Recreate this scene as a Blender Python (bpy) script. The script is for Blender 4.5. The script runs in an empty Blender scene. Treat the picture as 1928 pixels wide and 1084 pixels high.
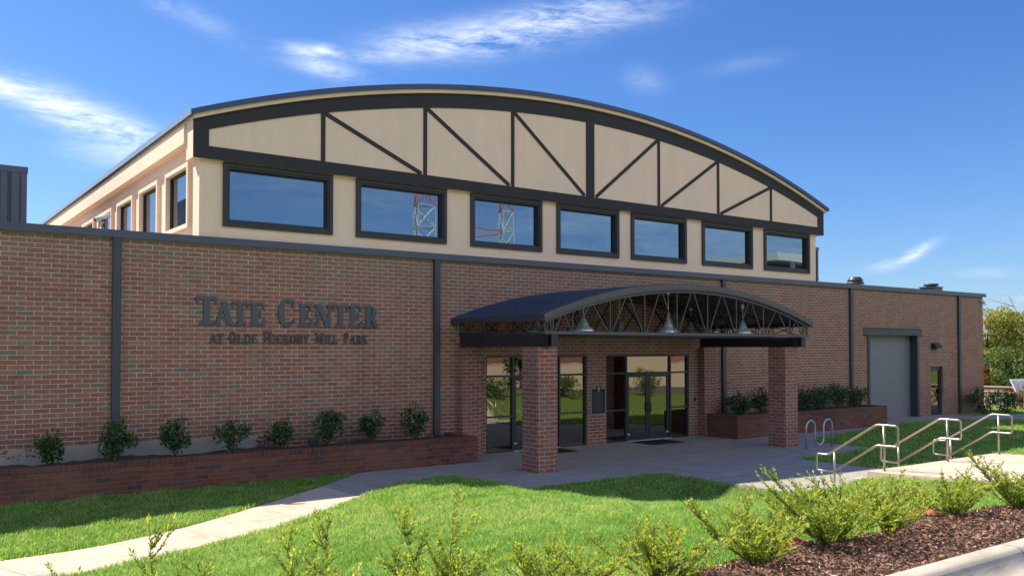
import bpy, bmesh, math, random
import numpy as np
from math import sin, cos, pi, sqrt, radians
from mathutils import Vector, Matrix

S = bpy.context.scene
C = S.collection
# ------------------------------------------------------------------ camera, world, sun
CAM = (0.0, -20.6, 2.99)
cd = bpy.data.cameras.new('camera'); cam = bpy.data.objects.new('camera', cd); C.objects.link(cam)
cam.location = CAM
cam.rotation_euler = (radians(90 + 1.389), 0, radians(-35.94))
cd.sensor_width = 36; cd.lens = 36 * 1650 / 1928.0
cd.shift_y = 73 / 1928.0
cd.clip_end = 5000; cd.clip_start = .05
S.camera = cam
SM, SK = .45, .758                      # sun: x and y offset per metre of height
SUN_EL = math.atan(1 / sqrt(SM * SM + SK * SK)); SUN_AZ = -math.atan2(SM, SK)
sd = bpy.data.lights.new('sun', 'SUN'); sun = bpy.data.objects.new('sun', sd); C.objects.link(sun)
sd.energy = 5.0; sd.angle = radians(.53); sd.color = (1, .90, .76)
sun.rotation_euler = Vector((SM, -SK, -1)).to_track_quat('-Z', 'Y').to_euler()
sun.location = (-10, 40, 50)
S.view_settings.view_transform = 'Standard'; S.view_settings.look = 'None'
S.view_settings.exposure = .80; S.view_settings.gamma = 1
S.render.engine = 'CYCLES'

W = bpy.data.worlds.new('World'); S.world = W; W.use_nodes = True
nt = W.node_tree; nt.nodes.clear()

class NG:
    """tiny helper for wiring nodes"""
    def __init__(s, t): s.t = t
    def n(s, typ, **kw):
        o = s.t.nodes.new(typ)
        for k, v in kw.items():
            if k.startswith('_'): setattr(o, k[1:], v)
        return o
    def set(s, sock, v):
        if isinstance(v, bpy.types.NodeSocket): s.t.links.new(v, sock)
        elif v is not None: sock.default_value = v
    def m(s, op, a, b=None, c=None, clamp=False):
        o = s.t.nodes.new('ShaderNodeMath'); o.operation = op; o.use_clamp = clamp
        s.set(o.inputs[0], a)
        if b is not None: s.set(o.inputs[1], b)
        if c is not None: s.set(o.inputs[2], c)
        return o.outputs[0]
    def vm(s, op, a, b=None):
        o = s.t.nodes.new('ShaderNodeVectorMath'); o.operation = op
        s.set(o.inputs[0], a)
        if b is not None: s.set(o.inputs[1], b)
        return o.outputs['Value'] if op in ('DOT_PRODUCT', 'LENGTH') else o.outputs[0]
    def mix(s, fac, a, b, mode='MIX'):
        o = s.t.nodes.new('ShaderNodeMix'); o.data_type = 'RGBA'; o.blend_type = mode
        s.set(o.inputs[0], fac); s.set(o.inputs[6], a); s.set(o.inputs[7], b)
        return o.outputs[2]
    def noise(s, vec, scale, detail=3, rough=.55, dist=0):
        o = s.t.nodes.new('ShaderNodeTexNoise'); s.set(o.inputs['Vector'], vec)
        o.inputs['Scale'].default_value = scale; o.inputs['Detail'].default_value = detail
        o.inputs['Roughness'].default_value = rough; o.inputs['Distortion'].default_value = dist
        return o.outputs['Fac']
    def ramp(s, fac, stops, interp='LINEAR'):
        o = s.t.nodes.new('ShaderNodeValToRGB'); s.set(o.inputs[0], fac); r = o.color_ramp
        r.interpolation = interp
        while len(r.elements) > 1: r.elements.remove(r.elements[0])
        r.elements[0].position = stops[0][0]; r.elements[0].color = col(stops[0][1])
        for p, c in stops[1:]:
            e = r.elements.new(p); e.color = col(c)
        return o.outputs[0]
    def mapping(s, vec, scale=(1, 1, 1), loc=(0, 0, 0), rot=(0, 0, 0)):
        o = s.t.nodes.new('ShaderNodeMapping'); s.set(o.inputs[0], vec)
        o.inputs['Scale'].default_value = scale; o.inputs['Location'].default_value = loc
        o.inputs['Rotation'].default_value = rot
        return o.outputs[0]
def col(c):
    if isinstance(c, (int, float)): return (c, c, c, 1)
    return tuple(c) + (1,) if len(c) == 3 else tuple(c)

def build_world():
    g = NG(nt)
    sky = nt.nodes.new('ShaderNodeTexSky'); sky.sky_type = 'NISHITA'; sky.sun_disc = False
    sky.sun_elevation = SUN_EL; sky.sun_rotation = SUN_AZ
    sky.altitude = 300; sky.air_density = 1.0; sky.dust_density = .35; sky.ozone_density = 2.2
    tc = nt.nodes.new('ShaderNodeTexCoord').outputs['Generated']
    sp = nt.nodes.new('ShaderNodeSeparateColor'); nt.links.new(sky.outputs[0], sp.inputs[0])
    cb = nt.nodes.new('ShaderNodeCombineColor')
    for i, (k_, p_) in enumerate(((.25, 1.30), (.43, 1.10), (.95, .84))):
        g.set(cb.inputs[i], g.m('MULTIPLY', g.m('POWER', sp.outputs[i], p_), k_))
    tint = cb.outputs[0]
    # thin autumn clouds and an added fill bank, each a soft patch of sky direction broken by noise
    blobs = [((.585, .728, .350), .095, .017, .16, .70), ((.52, .785, .334), .09, .016, .10, .75),
             ((.45, .84, .317), .08, .007, .06, .35), ((.375, .873, .316), .032, .007, -.02, .55),
             ((.385, .87, .300), .035, .010, -.2, .4),
             ((.08, .965, .255), .10, .012, -.22, .62), ((.17, .955, .228), .075, .016, -.30, .8),
             ((.22, .95, .205), .06, .020, 0, .40),
             ((.868, .487, .098), .020, .005, .5, .6), ((.855, .51, .087), .02, .006, .2, .25),
             ((.67, .68, .29), .022, .012, -.3, .10), ((.74, .60, .30), .04, .008, .1, .06),
             ((.25, .91, .34), .05, .010, -.35, .16), ((.90, .43, .075), .03, .005, 0, .12), ((.92, .39, .05), .03, .004, .1, .16),
             ((.02, .98, .09), .10, .02, 0, .25),
             ((-.15, -.86, .47), .70, .15, .04, 2.6), ((.66, -.62, .43), .42, .11, .06, 2.4), ((-.85, -.30, .44), .30, .11, .05, 2.0)]  # last three: unseen bank behind the camera, added to brighten the shaded facade
    total = None
    nz = g.noise(g.mapping(tc, (1.0, 1.0, 3.0)), 6.0, 9, .66, .9)
    nz2 = g.noise(g.mapping(tc, (1.0, 1.0, 4.5), (0, 0, 0), (.25, -.2, .3)), 24.0, 8, .68, .8)
    wisps = g.m('ADD', g.m('MULTIPLY', nz, .62), g.m('MULTIPLY', nz2, .38))
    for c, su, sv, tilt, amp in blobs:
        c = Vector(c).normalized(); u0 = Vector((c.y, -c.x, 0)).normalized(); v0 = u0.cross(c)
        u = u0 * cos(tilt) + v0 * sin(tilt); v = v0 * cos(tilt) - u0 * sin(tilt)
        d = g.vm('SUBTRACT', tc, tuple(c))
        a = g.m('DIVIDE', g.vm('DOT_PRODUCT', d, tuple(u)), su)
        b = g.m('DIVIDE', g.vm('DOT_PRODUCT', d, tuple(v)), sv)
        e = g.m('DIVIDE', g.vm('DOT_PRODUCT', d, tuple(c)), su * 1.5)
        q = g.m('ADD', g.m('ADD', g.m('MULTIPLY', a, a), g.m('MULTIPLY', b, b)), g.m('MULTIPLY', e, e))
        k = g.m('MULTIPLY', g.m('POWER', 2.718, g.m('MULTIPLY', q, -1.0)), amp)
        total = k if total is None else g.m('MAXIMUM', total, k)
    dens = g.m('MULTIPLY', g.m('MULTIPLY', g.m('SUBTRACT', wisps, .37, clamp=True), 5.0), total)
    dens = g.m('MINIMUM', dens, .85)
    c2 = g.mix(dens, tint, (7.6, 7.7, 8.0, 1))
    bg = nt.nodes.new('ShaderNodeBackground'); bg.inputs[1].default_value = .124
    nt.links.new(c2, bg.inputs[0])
    out = nt.nodes.new('ShaderNodeOutputWorld'); nt.links.new(bg.outputs[0], out.inputs[0])
build_world()

# ------------------------------------------------------------------ materials
def newmat(name):
    m = bpy.data.materials.new(name); m.use_nodes = True
    t = m.node_tree; t.nodes.clear(); g = NG(t)
    b = t.nodes.new('ShaderNodeBsdfPrincipled'); o = t.nodes.new('ShaderNodeOutputMaterial')
    t.links.new(b.outputs[0], o.inputs[0])
    return m, g, b
def uvn(g): return g.t.nodes.new('ShaderNodeTexCoord').outputs['UV']
def objn(g): return g.t.nodes.new('ShaderNodeTexCoord').outputs['Object']
def bump(g, b, h, strength=.3, dist=.01):
    o = g.t.nodes.new('ShaderNodeBump'); o.inputs['Strength'].default_value = strength
    o.inputs['Distance'].default_value = dist
    g.set(o.inputs['Height'], h); g.t.links.new(o.outputs[0], b.inputs['Normal'])
def plain(name, c, rough=.6, metal=0, var=.12, scale=6, spec=.5, bmp=0, bscale=120):
    m, g, b = newmat(name); p = objn(g)
    n = g.noise(p, scale, 5); k = g.m('MULTIPLY_ADD', n, 2 * var, 1 - var)
    b.inputs['Roughness'].default_value = rough; b.inputs['Metallic'].default_value = metal
    b.inputs['Specular IOR Level'].default_value = spec
    g.set(b.inputs['Base Color'], g.mix(1, col(c), k, 'MULTIPLY'))
    g.set(b.inputs['Roughness'], g.m('MULTIPLY_ADD', g.noise(p, scale * 3, 3), .2, rough - .1))
    if bmp: bump(g, b, g.noise(p, bscale, 3), bmp, .004)
    return m
def brick(name, stops, mortar, bw=.3112, rh=.1016, ms=.0068, stucco=False, hue=1.0, smear=0.0):
    m, g, b = newmat(name); uv = uvn(g)
    wob = g.t.nodes.new('ShaderNodeTexNoise'); g.set(wob.inputs['Vector'], uv); wob.inputs['Scale'].default_value = 3
    wv = g.vm('SCALE', g.vm('SUBTRACT', wob.outputs['Color'], (.5, .5, .5)), None)
    wv.node.inputs['Scale'].default_value = .012
    v = g.vm('ADD', uv, wv)
    def bt(c1, c2, mo):
        o = g.t.nodes.new('ShaderNodeTexBrick'); g.set(o.inputs['Vector'], v)
        o.inputs['Color1'].default_value = col(c1); o.inputs['Color2'].default_value = col(c2); o.inputs['Mortar'].default_value = col(mo)
        o.inputs['Scale'].default_value = 1; o.inputs['Mortar Size'].default_value = ms; o.inputs['Mortar Smooth'].default_value = .15
        o.inputs['Bias'].default_value = 0; o.inputs['Brick Width'].default_value = bw; o.inputs['Row Height'].default_value = rh
        return o
    o = bt(0, 1, .5)
    base = g.ramp(o.outputs['Color'], stops, 'LINEAR')
    patch = g.noise(uv, .55, 4, .6)
    fine = g.noise(uv, 45, 4, .7)
    base = g.mix(1, base, g.m('MULTIPLY_ADD', fine, .5, .75), 'MULTIPLY')
    # broad weathering: browner and duller areas
    base = g.mix(g.m('MULTIPLY', g.m('SUBTRACT', patch, .42, clamp=True), 1.6), base, (.25, .155, .10, 1))
    if stucco:      # browner weathered courses under the roof edge, run-off streaks, redder darker foot
        sz = g.t.nodes.new('ShaderNodeSeparateXYZ'); g.set(sz.inputs[0], uv)
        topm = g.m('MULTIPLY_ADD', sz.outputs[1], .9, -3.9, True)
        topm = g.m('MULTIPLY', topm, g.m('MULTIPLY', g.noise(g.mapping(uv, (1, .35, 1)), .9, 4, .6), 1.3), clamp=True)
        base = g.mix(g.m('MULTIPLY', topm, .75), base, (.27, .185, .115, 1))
        st = g.m('MULTIPLY', g.m('SUBTRACT', g.noise(g.mapping(uv, (2.2, .12, 1)), 1.6, 4, .6), .52, clamp=True), 3.0, clamp=True)
        base = g.mix(g.m('MULTIPLY', st, .55), base, (.13, .075, .055, 1))
        foot = g.m('MULTIPLY', g.m('MULTIPLY_ADD', sz.outputs[1], -1.1, 1.75, True), g.noise(uv, 1.3, 5, .65))
        base = g.mix(g.m('MULTIPLY', foot, .9), base, (.13, .06, .045, 1))
    # dirt on the mortar
    mc = g.mix(g.m('MULTIPLY', g.m('SUBTRACT', g.noise(uv, 2.3, 5, .7), .40, clamp=True), 2.0 + smear), col(mortar), (.19, .125, .10, 1))
    c = g.mix(o.outputs['Fac'], base, mc)
    bt_h = g.m('SUBTRACT', 1.0, o.outputs['Fac'])
    if stucco:      # peeling painted render along the foot of the wall, shows bricks where it has come away
        sx = g.t.nodes.new('ShaderNodeSeparateXYZ'); g.set(sx.inputs[0], uv)
        edge = g.m('MULTIPLY_ADD', g.noise(uv, 5.0, 5, .65), .14, .86)
        a = g.m('LESS_THAN', sx.outputs[1], edge)
        peel = g.m('GREATER_THAN', g.m('ADD', g.noise(uv, 4.5, 4, .6), g.m('MULTIPLY', g.m('ABSOLUTE', g.m('SUBTRACT', sx.outputs[0], 2.0)), -.012)), .565)
        left = g.m('LESS_THAN', sx.outputs[0], 2.9)
        a = g.m('MULTIPLY', a, g.m('SUBTRACT', 1.0, g.m('MULTIPLY', peel, left)))
        right = g.m('MULTIPLY_ADD', sx.outputs[0], -.22, 2.1, True)
        nn = g.m('GREATER_THAN', g.m('ADD', right, g.noise(uv, 2.0, 4, .6)), .95)
        a = g.m('MULTIPLY', a, nn)
        sc = g.mix(g.noise(uv, 3, 5, .7), (.44, .40, .33, 1), (.27, .25, .21, 1))
        c = g.mix(a, c, sc)
    g.set(b.inputs['Base Color'], c); b.inputs['Roughness'].default_value = .82
    b.inputs['Specular IOR Level'].default_value = .25
    bump(g, b, g.m('ADD', bt_h, g.m('MULTIPLY', fine, .25)), .55, .006)
    return m
RED = [(0, (.20, .185, .13)), (.03, (.18, .165, .12)), (.07, (.30, .17, .11)), (.25, (.335, .150, .100)), (.45, (.295, .115, .078)),
       (.62, (.355, .150, .100)), (.80, (.270, .105, .075)), (.93, (.34, .19, .125)), (1, (.24, .19, .135))]
M = {}
M['brick'] = brick('wall_brick', RED, (.70, .54, .43), stucco=True)
M['brick_col'] = brick('column_brick', [(0, (.13, .10, .09)), (.15, (.31, .115, .085)), (.5, (.24, .08, .068)), (.8, (.32, .135, .11)), (1, (.16, .10, .09))], (.60, .47, .38), bw=.30, rh=.1016)
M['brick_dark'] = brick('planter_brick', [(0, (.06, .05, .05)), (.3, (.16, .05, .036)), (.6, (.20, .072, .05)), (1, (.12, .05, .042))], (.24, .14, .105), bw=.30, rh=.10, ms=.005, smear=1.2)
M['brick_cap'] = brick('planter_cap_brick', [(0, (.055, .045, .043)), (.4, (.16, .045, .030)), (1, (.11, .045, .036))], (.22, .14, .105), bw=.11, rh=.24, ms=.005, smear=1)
def stucco_m(name, c):
    m, g, b = newmat(name); p = objn(g)
    n = g.noise(p, 1.2, 5, .6); f = g.noise(p, 140, 3, .6)
    streak = g.noise(g.mapping(p, (3, 3, .25)), 2.0, 4, .6)
    k = g.m('MULTIPLY_ADD', n, .16, .92); k = g.m('MULTIPLY', k, g.m('MULTIPLY_ADD', streak, .14, .93))
    g.set(b.inputs['Base Color'], g.mix(1, col(c), k, 'MULTIPLY'))
    b.inputs['Roughness'].default_value = .9; b.inputs['Specular IOR Level'].default_value = .15
    bump(g, b, f, .5, .006); return m
M['stucco'] = stucco_m('cream_stucco', (.93, .675, .495))
M['band'] = plain('charcoal_stucco_paint', (.046, .042, .045), .75, var=.1, scale=3, spec=.25, bmp=.25)
M['metal'] = plain('charcoal_steel', (.055, .058, .068), .42, .2, var=.12, scale=4)
M['coping'] = plain('charcoal_coping_metal', (.085, .092, .115), .36, .35, var=.15, scale=1.5)
M['beam'] = plain('black_steel_beam', (.022, .022, .026), .45, .1)
M['trusslit'] = plain('skylit_truss_steel', (.095, .088, .092), .5, .2, scale=8)  # front truss: skylight falling on it is put into a lighter colour
M['trussshade'] = plain('shadowy_truss_steel', (.035, .033, .035), .6, .1, scale=8)  # rear trusses: same steel, shade under the canopy put into the colour
M['fascia'] = plain('grey_brown_fascia_metal', (.105, .092, .090), .5, .25)
def ribmetal():
    m, g, b = newmat('navy_roof_metal'); p = objn(g)
    g.set(b.inputs['Base Color'], g.mix(g.noise(p, 1.0, 4), (.035, .055, .105, 1), (.055, .080, .14, 1)))
    b.inputs['Metallic'].default_value = .55
    g.set(b.inputs['Roughness'], g.m('MULTIPLY_ADD', g.noise(p, 5, 3), .15, .25)); return m
M['roofm'] = ribmetal()
M['silver'] = plain('galvanised_edge_metal', (.50, .50, .50), .35, .8)
M['alum'] = plain('brushed_aluminium', (.80, .84, .90), .25, .6, var=.05)
M['galv'] = plain('galvanised_tube', (.42, .46, .50), .38, .7, var=.2, scale=15)
M['stainless'] = plain('satin_stainless_tube', (.40, .355, .32), .34, .85, var=.1, scale=20)
M['frame'] = plain('dark_window_frame', (.035, .032, .033), .55, .1)
M['sframe'] = plain('storefront_frame', (.045, .05, .058), .4, .4)
M['black'] = plain('black_plastic', (.012, .012, .014), .5)
M['white'] = plain('white_painted_metal', (.72, .72, .70), .4)
M['lettermetal'] = plain('blue_grey_letter_metal', (.085, .098, .115), .5, .3)
M['letterdark'] = plain('dark_grey_letter_metal', (.070, .062, .066), .5, .3)
M['mat'] = plain('black_rubber_mat', (.010, .010, .012), .85, bmp=.4)
M['garage'] = plain('grey_garage_door_paint', (.20, .20, .21), .5, .05, var=.05, scale=1.5)
M['bronze'] = plain('dark_plaque_metal', (.020, .026, .030), .45, .3)
M['plaqueedge'] = plain('pale_plaque_edging', (.34, .31, .27), .45, .3)
M['roofing'] = plain('flat_roof_membrane', (.30, .30, .29), .9, scale=2)
M['asphalt'] = plain('asphalt', (.075, .073, .072), .92, var=.25, scale=9, bmp=.6, bscale=90)
M['clay'] = plain('red_clay', (.36, .13, .065), .95, var=.3, scale=12, bmp=.6, bscale=60)
M['barkm'] = plain('bark', (.10, .075, .055), .9, var=.3, scale=20, bmp=.5)
M['twig'] = plain('brown_twig', (.16, .10, .055), .8, var=.3, scale=30)
def glass(name, tint, wav=.0):
    m, g, b = newmat(name); p = objn(g)
    b.inputs['Base Color'].default_value = col(tint); b.inputs['Metallic'].default_value = 1
    b.inputs['Roughness'].default_value = .012
    if wav: bump(g, b, g.noise(p, .9, 2, .4), wav, .02)
    return m
M['glass'] = glass('tinted_mirror_glass', (.20, .255, .30), .05)
M['sglass'] = glass('storefront_glass', (.27, .255, .215), .14)
def concrete(name, c, joint=1.5, jy=1.5, off=(0, 0)):
    m, g, b = newmat(name); uv = uvn(g)
    n = g.noise(uv, .7, 6, .65, .6); n2 = g.noise(g.mapping(uv, (1, 2.5, 1)), 1.7, 5, .7, 1.0); f = g.noise(uv, 60, 3, .6)
    k = g.m('MULTIPLY_ADD', n, .30, .85); k = g.m('MULTIPLY', k, g.m('MULTIPLY_ADD', f, .16, .92))
    stain = g.m('MULTIPLY', g.m('SUBTRACT', n2, .47, clamp=True), 4.0, clamp=True)
    cc = g.mix(1, col(c), k, 'MULTIPLY'); cc = g.mix(g.m('MULTIPLY', stain, .6), cc, g.mix(1, cc, (.52, .46, .42, 1), 'MULTIPLY'))
    s = g.t.nodes.new('ShaderNodeSeparateXYZ'); g.set(s.inputs[0], uv)
    def line(v, per, o):
        q = g.m('FRACT', g.m('DIVIDE', g.m('ADD', v, 100 * per + o), per))
        return g.m('LESS_THAN', g.m('ABSOLUTE', g.m('SUBTRACT', q, .5)), .010 / per)
    L = line(s.outputs[0], joint, off[0])
    if jy: L = g.m('MAXIMUM', L, line(s.outputs[1], jy, off[1]))
    cc = g.mix(g.m('MULTIPLY', L, .65), cc, (.10, .085, .07, 1))
    g.set(b.inputs['Base Color'], cc); b.inputs['Roughness'].default_value = .85; b.inputs['Specular IOR Level'].default_value = .3
    bump(g, b, g.m('SUBTRACT', f, g.m('MULTIPLY', L, 2.0)), .3, .004); return m
M['plaza'] = concrete('plaza_concrete', (.37, .34, .30), 1.55, 1.95, (.35, .25))
M['walk'] = concrete('walk_concrete', (.58, .48, .37), 30, 3.0, (0, 0))
M['kerb'] = concrete('kerb_concrete', (.50, .44, .36), 3.05, 0, (.2, 0))
def ground_m():
    m, g, b = newmat('lawn_soil'); p = objn(g)
    n = g.noise(p, 1.2, 5, .6); n2 = g.noise(p, 25, 4, .7)
    c = g.mix(n, (.11, .18, .035, 1), (.17, .21, .055, 1)); c = g.mix(g.m('MULTIPLY', n2, .6), c, (.05, .09, .014, 1))
    g.set(b.inputs['Base Color'], c); b.inputs['Roughness'].default_value = .95; b.inputs['Specular IOR Level'].default_value = .1
    bump(g, b, n2, .8, .03); return m
M['soil'] = ground_m()
def attr_leaf(name, stops, trans=.3, rough=.5, spec=.3, tcol=None):
    m, g, b = newmat(name)
    a = g.t.nodes.new('ShaderNodeAttribute'); a.attribute_name = 'tone'
    c = g.ramp(a.outputs['Fac'], stops)
    g.set(b.inputs['Base Color'], c); b.inputs['Roughness'].default_value = rough; b.inputs['Specular IOR Level'].default_value = spec
    if trans:
        t = g.t.nodes.new('ShaderNodeBsdfTranslucent')
        g.set(t.inputs[0], g.mix(1, c, col(tcol or (1.25, 1.3, .8)), 'MULTIPLY'))
        mx = g.t.nodes.new('ShaderNodeMixShader'); mx.inputs[0].default_value = trans
        g.t.links.new(b.outputs[0], mx.inputs[1]); g.t.links.new(t.outputs[0], mx.inputs[2])
        o = [q for q in g.t.nodes if q.type == 'OUTPUT_MATERIAL'][0]; g.t.links.new(mx.outputs[0], o.inputs[0])
    return m
M['grass'] = attr_leaf('grass_blades', [(0, (.15, .30, .055)), (.35, (.26, .46, .095)), (.65, (.36, .54, .13)), (.85, (.54, .58, .20)), (1, (.72, .62, .34))], .5, .55, .25)
M['holly'] = attr_leaf('dark_glossy_leaves', [(0, (.018, .055, .015)), (.6, (.040, .11, .026)), (1, (.12, .21, .05))], .15, .35, .6)
M['shrub'] = attr_leaf('yellow_green_leaves', [(0, (.09, .15, .03)), (.4, (.24, .33, .05)), (.75, (.42, .50, .07)), (1, (.62, .56, .12))], .5, .45, .4)
M['treegreen'] = attr_leaf('tree_leaves', [(0, (.03, .07, .018)), (.5, (.085, .15, .035)), (.8, (.18, .22, .05)), (1, (.30, .28, .07))], .3, .5)
M['treeyellow'] = attr_leaf('turning_tree_leaves', [(0, (.09, .13, .03)), (.4, (.24, .26, .05)), (1, (.50, .43, .10))], .3, .5)
M['redleaf'] = attr_leaf('reddening_leaves', [(0, (.10, .12, .03)), (.4, (.28, .16, .06)), (1, (.50, .13, .06))], .3, .5)
M['mulch'] = attr_leaf('mulch_chips', [(0, (.06, .035, .025)), (.5, (.29, .165, .11)), (.85, (.46, .31, .22)), (1, (.72, .58, .44))], 0, .85, .2)
M['mulchbase'] = plain('mulch_bed', (.10, .058, .04), .95, var=.5, scale=30, bmp=1, bscale=50)

# ------------------------------------------------------------------ mesh helpers
class MB:
    def __init__(s): s.v = []; s.f = []; s.sm = []
    def face(s, pts, smooth=False):
        i = len(s.v); s.v += [tuple(p) for p in pts]; s.f.append(tuple(range(i, i + len(pts)))); s.sm.append(smooth)
    def box(s, x0, x1, y0, y1, z0, z1, skip=''):
        p = [(x0, y0, z0), (x1, y0, z0), (x1, y1, z0), (x0, y1, z0), (x0, y0, z1), (x1, y0, z1), (x1, y1, z1), (x0, y1, z1)]
        for k, q in (('b', (0, 3, 2, 1)), ('t', (4, 5, 6, 7)), ('f', (0, 1, 5, 4)), ('r', (1, 2, 6, 5)), ('k', (2, 3, 7, 6)), ('l', (3, 0, 4, 7))):
            if k not in skip: s.face([p[i] for i in q])
        return s
    def bar(s, a, b, w, h=None, up=(0, 0, 1)):
        """rectangular bar from a to b"""
        a = Vector(a); b = Vector(b); h = h or w; d = (b - a).normalized(); u = Vector(up)
        if abs(d.dot(u)) > .95: u = Vector((0, 1, 0))
        r = d.cross(u).normalized() * w / 2; t = r.cross(d).normalized() * h / 2
        A = [a + r + t, a - r + t, a - r - t, a + r - t]; B = [q + (b - a) for q in A]
        for i in range(4): s.face([A[i], B[i], B[(i + 1) % 4], A[(i + 1) % 4]])
        s.face(A[::-1]); s.face(B); return s
    def tube(s, pts, rad, n=8, cap=True):
        pts = [Vector(p) for p in pts]; k = len(pts); rings = []
        rads = rad if isinstance(rad, (list, tuple)) else [rad] * k
        prev = None
        for i, p in enumerate(pts):
            d = (pts[min(i + 1, k - 1)] - pts[max(i - 1, 0)])
            d = d.normalized() if d.length > 1e-9 else Vector((0, 0, 1))
            if prev is None: u = Vector((0, 0, 1)) if abs(d.z) < .9 else Vector((1, 0, 0)); r = d.cross(u).normalized()
            else: r = (prev - d * prev.dot(d)).normalized()
            prev = r; t = d.cross(r)
            rings.append([p + (r * cos(2 * pi * j / n) + t * sin(2 * pi * j / n)) * rads[i] for j in range(n)])
        base = len(s.v)
        for R in rings: s.v += [tuple(q) for q in R]
        for i in range(k - 1):
            for j in range(n):
                s.f.append((base + i * n + j, base + i * n + (j + 1) % n, base + (i + 1) * n + (j + 1) % n, base + (i + 1) * n + j)); s.sm.append(True)
        if cap:
            s.f.append(tuple(base + j for j in range(n))[::-1]); s.sm.append(False)
            s.f.append(tuple(base + (k - 1) * n + j for j in range(n))); s.sm.append(False)
        return s
    def lathe(s, prof, c=(0, 0, 0), n=20):
        base = len(s.v)
        for r, z in prof:
            for j in range(n): s.v.append((c[0] + r * cos(2 * pi * j / n), c[1] + r * sin(2 * pi * j / n), c[2] + z))
        for i in range(len(prof) - 1):
            for j in range(n):
                s.f.append((base + i * n + j, base + i * n + (j + 1) % n, base + (i + 1) * n + (j + 1) % n, base + (i + 1) * n + j)); s.sm.append(True)
        return s
    def prism(s, poly, y0, y1, axis='y'):
        """poly is a list of (x,z) (axis y) or (x,y) (axis z) extruded along the axis"""
        f = (lambda p, t: (p[0], t, p[1])) if axis == 'y' else ((lambda p, t: (p[0], p[1], t)) if axis == 'z' else (lambda p, t: (t, p[0], p[1])))
        s.face([f(p, y0) for p in poly]); s.face([f(p, y1) for p in poly][::-1])
        k = len(poly)
        for i in range(k): s.face([f(poly[i], y0), f(poly[i], y1), f(poly[(i + 1) % k], y1), f(poly[(i + 1) % k], y0)])
        return s
    def build(s, name, mat, parent=None, loc=None, bevel=0, uvoff=(0, 0), merge=False):
        me = bpy.data.meshes.new(name); me.from_pydata(s.v, [], s.f); me.validate(); me.update()
        if len(me.polygons) == len(s.sm): me.polygons.foreach_set('use_smooth', s.sm)
        uvl = me.uv_layers.new(name='UVMap')
        V = [v.co for v in me.vertices]
        for p in me.polygons:
            n = p.normal
            for li in p.loop_indices:
                c = V[me.loops[li].vertex_index]
                if abs(n.z) > .75: uv = (c.x, c.y)
                elif abs(n.x) > abs(n.y): uv = (c.y, c.z)
                else: uv = (c.x, c.z)
                uvl.data[li].uv = (uv[0] + uvoff[0], uv[1] + uvoff[1])
        if merge:
            bm = bmesh.new(); bm.from_mesh(me); bmesh.ops.remove_doubles(bm, verts=bm.verts, dist=1e-5)
            bmesh.ops.recalc_face_normals(bm, faces=bm.faces); bm.to_mesh(me); bm.free()
        me.materials.append(M[mat] if isinstance(mat, str) else mat)
        o = bpy.data.objects.new(name, me); C.objects.link(o)
        if loc: o.location = loc
        if parent: o.parent = parent
        if bevel:
            if not merge:
                bm = bmesh.new(); bm.from_mesh(me); bmesh.ops.remove_doubles(bm, verts=bm.verts, dist=1e-5); bm.to_mesh(me); bm.free()
            md = o.modifiers.new('bevel', 'BEVEL'); md.width = bevel; md.segments = 2; md.limit_method = 'ANGLE'
        return o
def tag(o, label=None, cat=None, group=None, kind=None):
    if label: o['label'] = label
    if cat: o['category'] = cat
    if group: o['group'] = group
    if kind: o['kind'] = kind
    return o
def thing(name, label, cat, loc=(0, 0, 0), group=None, rz=0):
    o = bpy.data.objects.new(name, None); C.objects.link(o); o.location = loc; o.rotation_euler = (0, 0, rz)
    o.empty_display_size = .2
    return tag(o, label, cat, group)
def npmesh(name, verts, faces, mat, parent=None, tone=None, loc=None):
    """numpy mesh: faces is (n,3) or (n,4); tone one value per face"""
    me = bpy.data.meshes.new(name); nv = len(verts); nf, k = faces.shape
    me.vertices.add(nv); me.vertices.foreach_set('co', verts.astype(np.float32).ravel())
    me.loops.add(nf * k); me.loops.foreach_set('vertex_index', faces.astype(np.int32).ravel())
    me.polygons.add(nf); me.polygons.foreach_set('loop_start', np.arange(nf, dtype=np.int32) * k)
    me.update(calc_edges=True); me.validate()
    if tone is not None:
        a = me.attributes.new('tone', 'FLOAT', 'FACE'); a.data.foreach_set('value', tone.astype(np.float32))
    me.materials.append(M[mat])
    o = bpy.data.objects.new(name, me); C.objects.link(o)
    if parent: o.parent = parent
    if loc: o.location = loc
    return o
def leaves_np(centers, dirs, length, width, rng, fold=.25):
    """pointed leaves: 2 triangles folded along the rib would double the count; a bent diamond quad is used"""
    n = len(centers); d = dirs / (np.linalg.norm(dirs, axis=1, keepdims=True) + 1e-9)
    r = rng.normal(size=(n, 3)); s = np.cross(d, r); s /= np.linalg.norm(s, axis=1, keepdims=True) + 1e-9
    nrm = np.cross(s, d)
    L = (length * (rng.uniform(.7, 1.25, n)))[:, None]; Wd = (width * rng.uniform(.75, 1.2, n))[:, None]
    a = centers; b = centers + d * L * .45 + s * Wd * .5 + nrm * L * .05; c = centers + d * L - nrm * L * fold * .3
    e = centers + d * L * .45 - s * Wd * .5 + nrm * L * .05
    V = np.stack([a, b, c, e], 1).reshape(-1, 3); F = np.arange(4 * n).reshape(n, 4)
    return V, F

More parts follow.
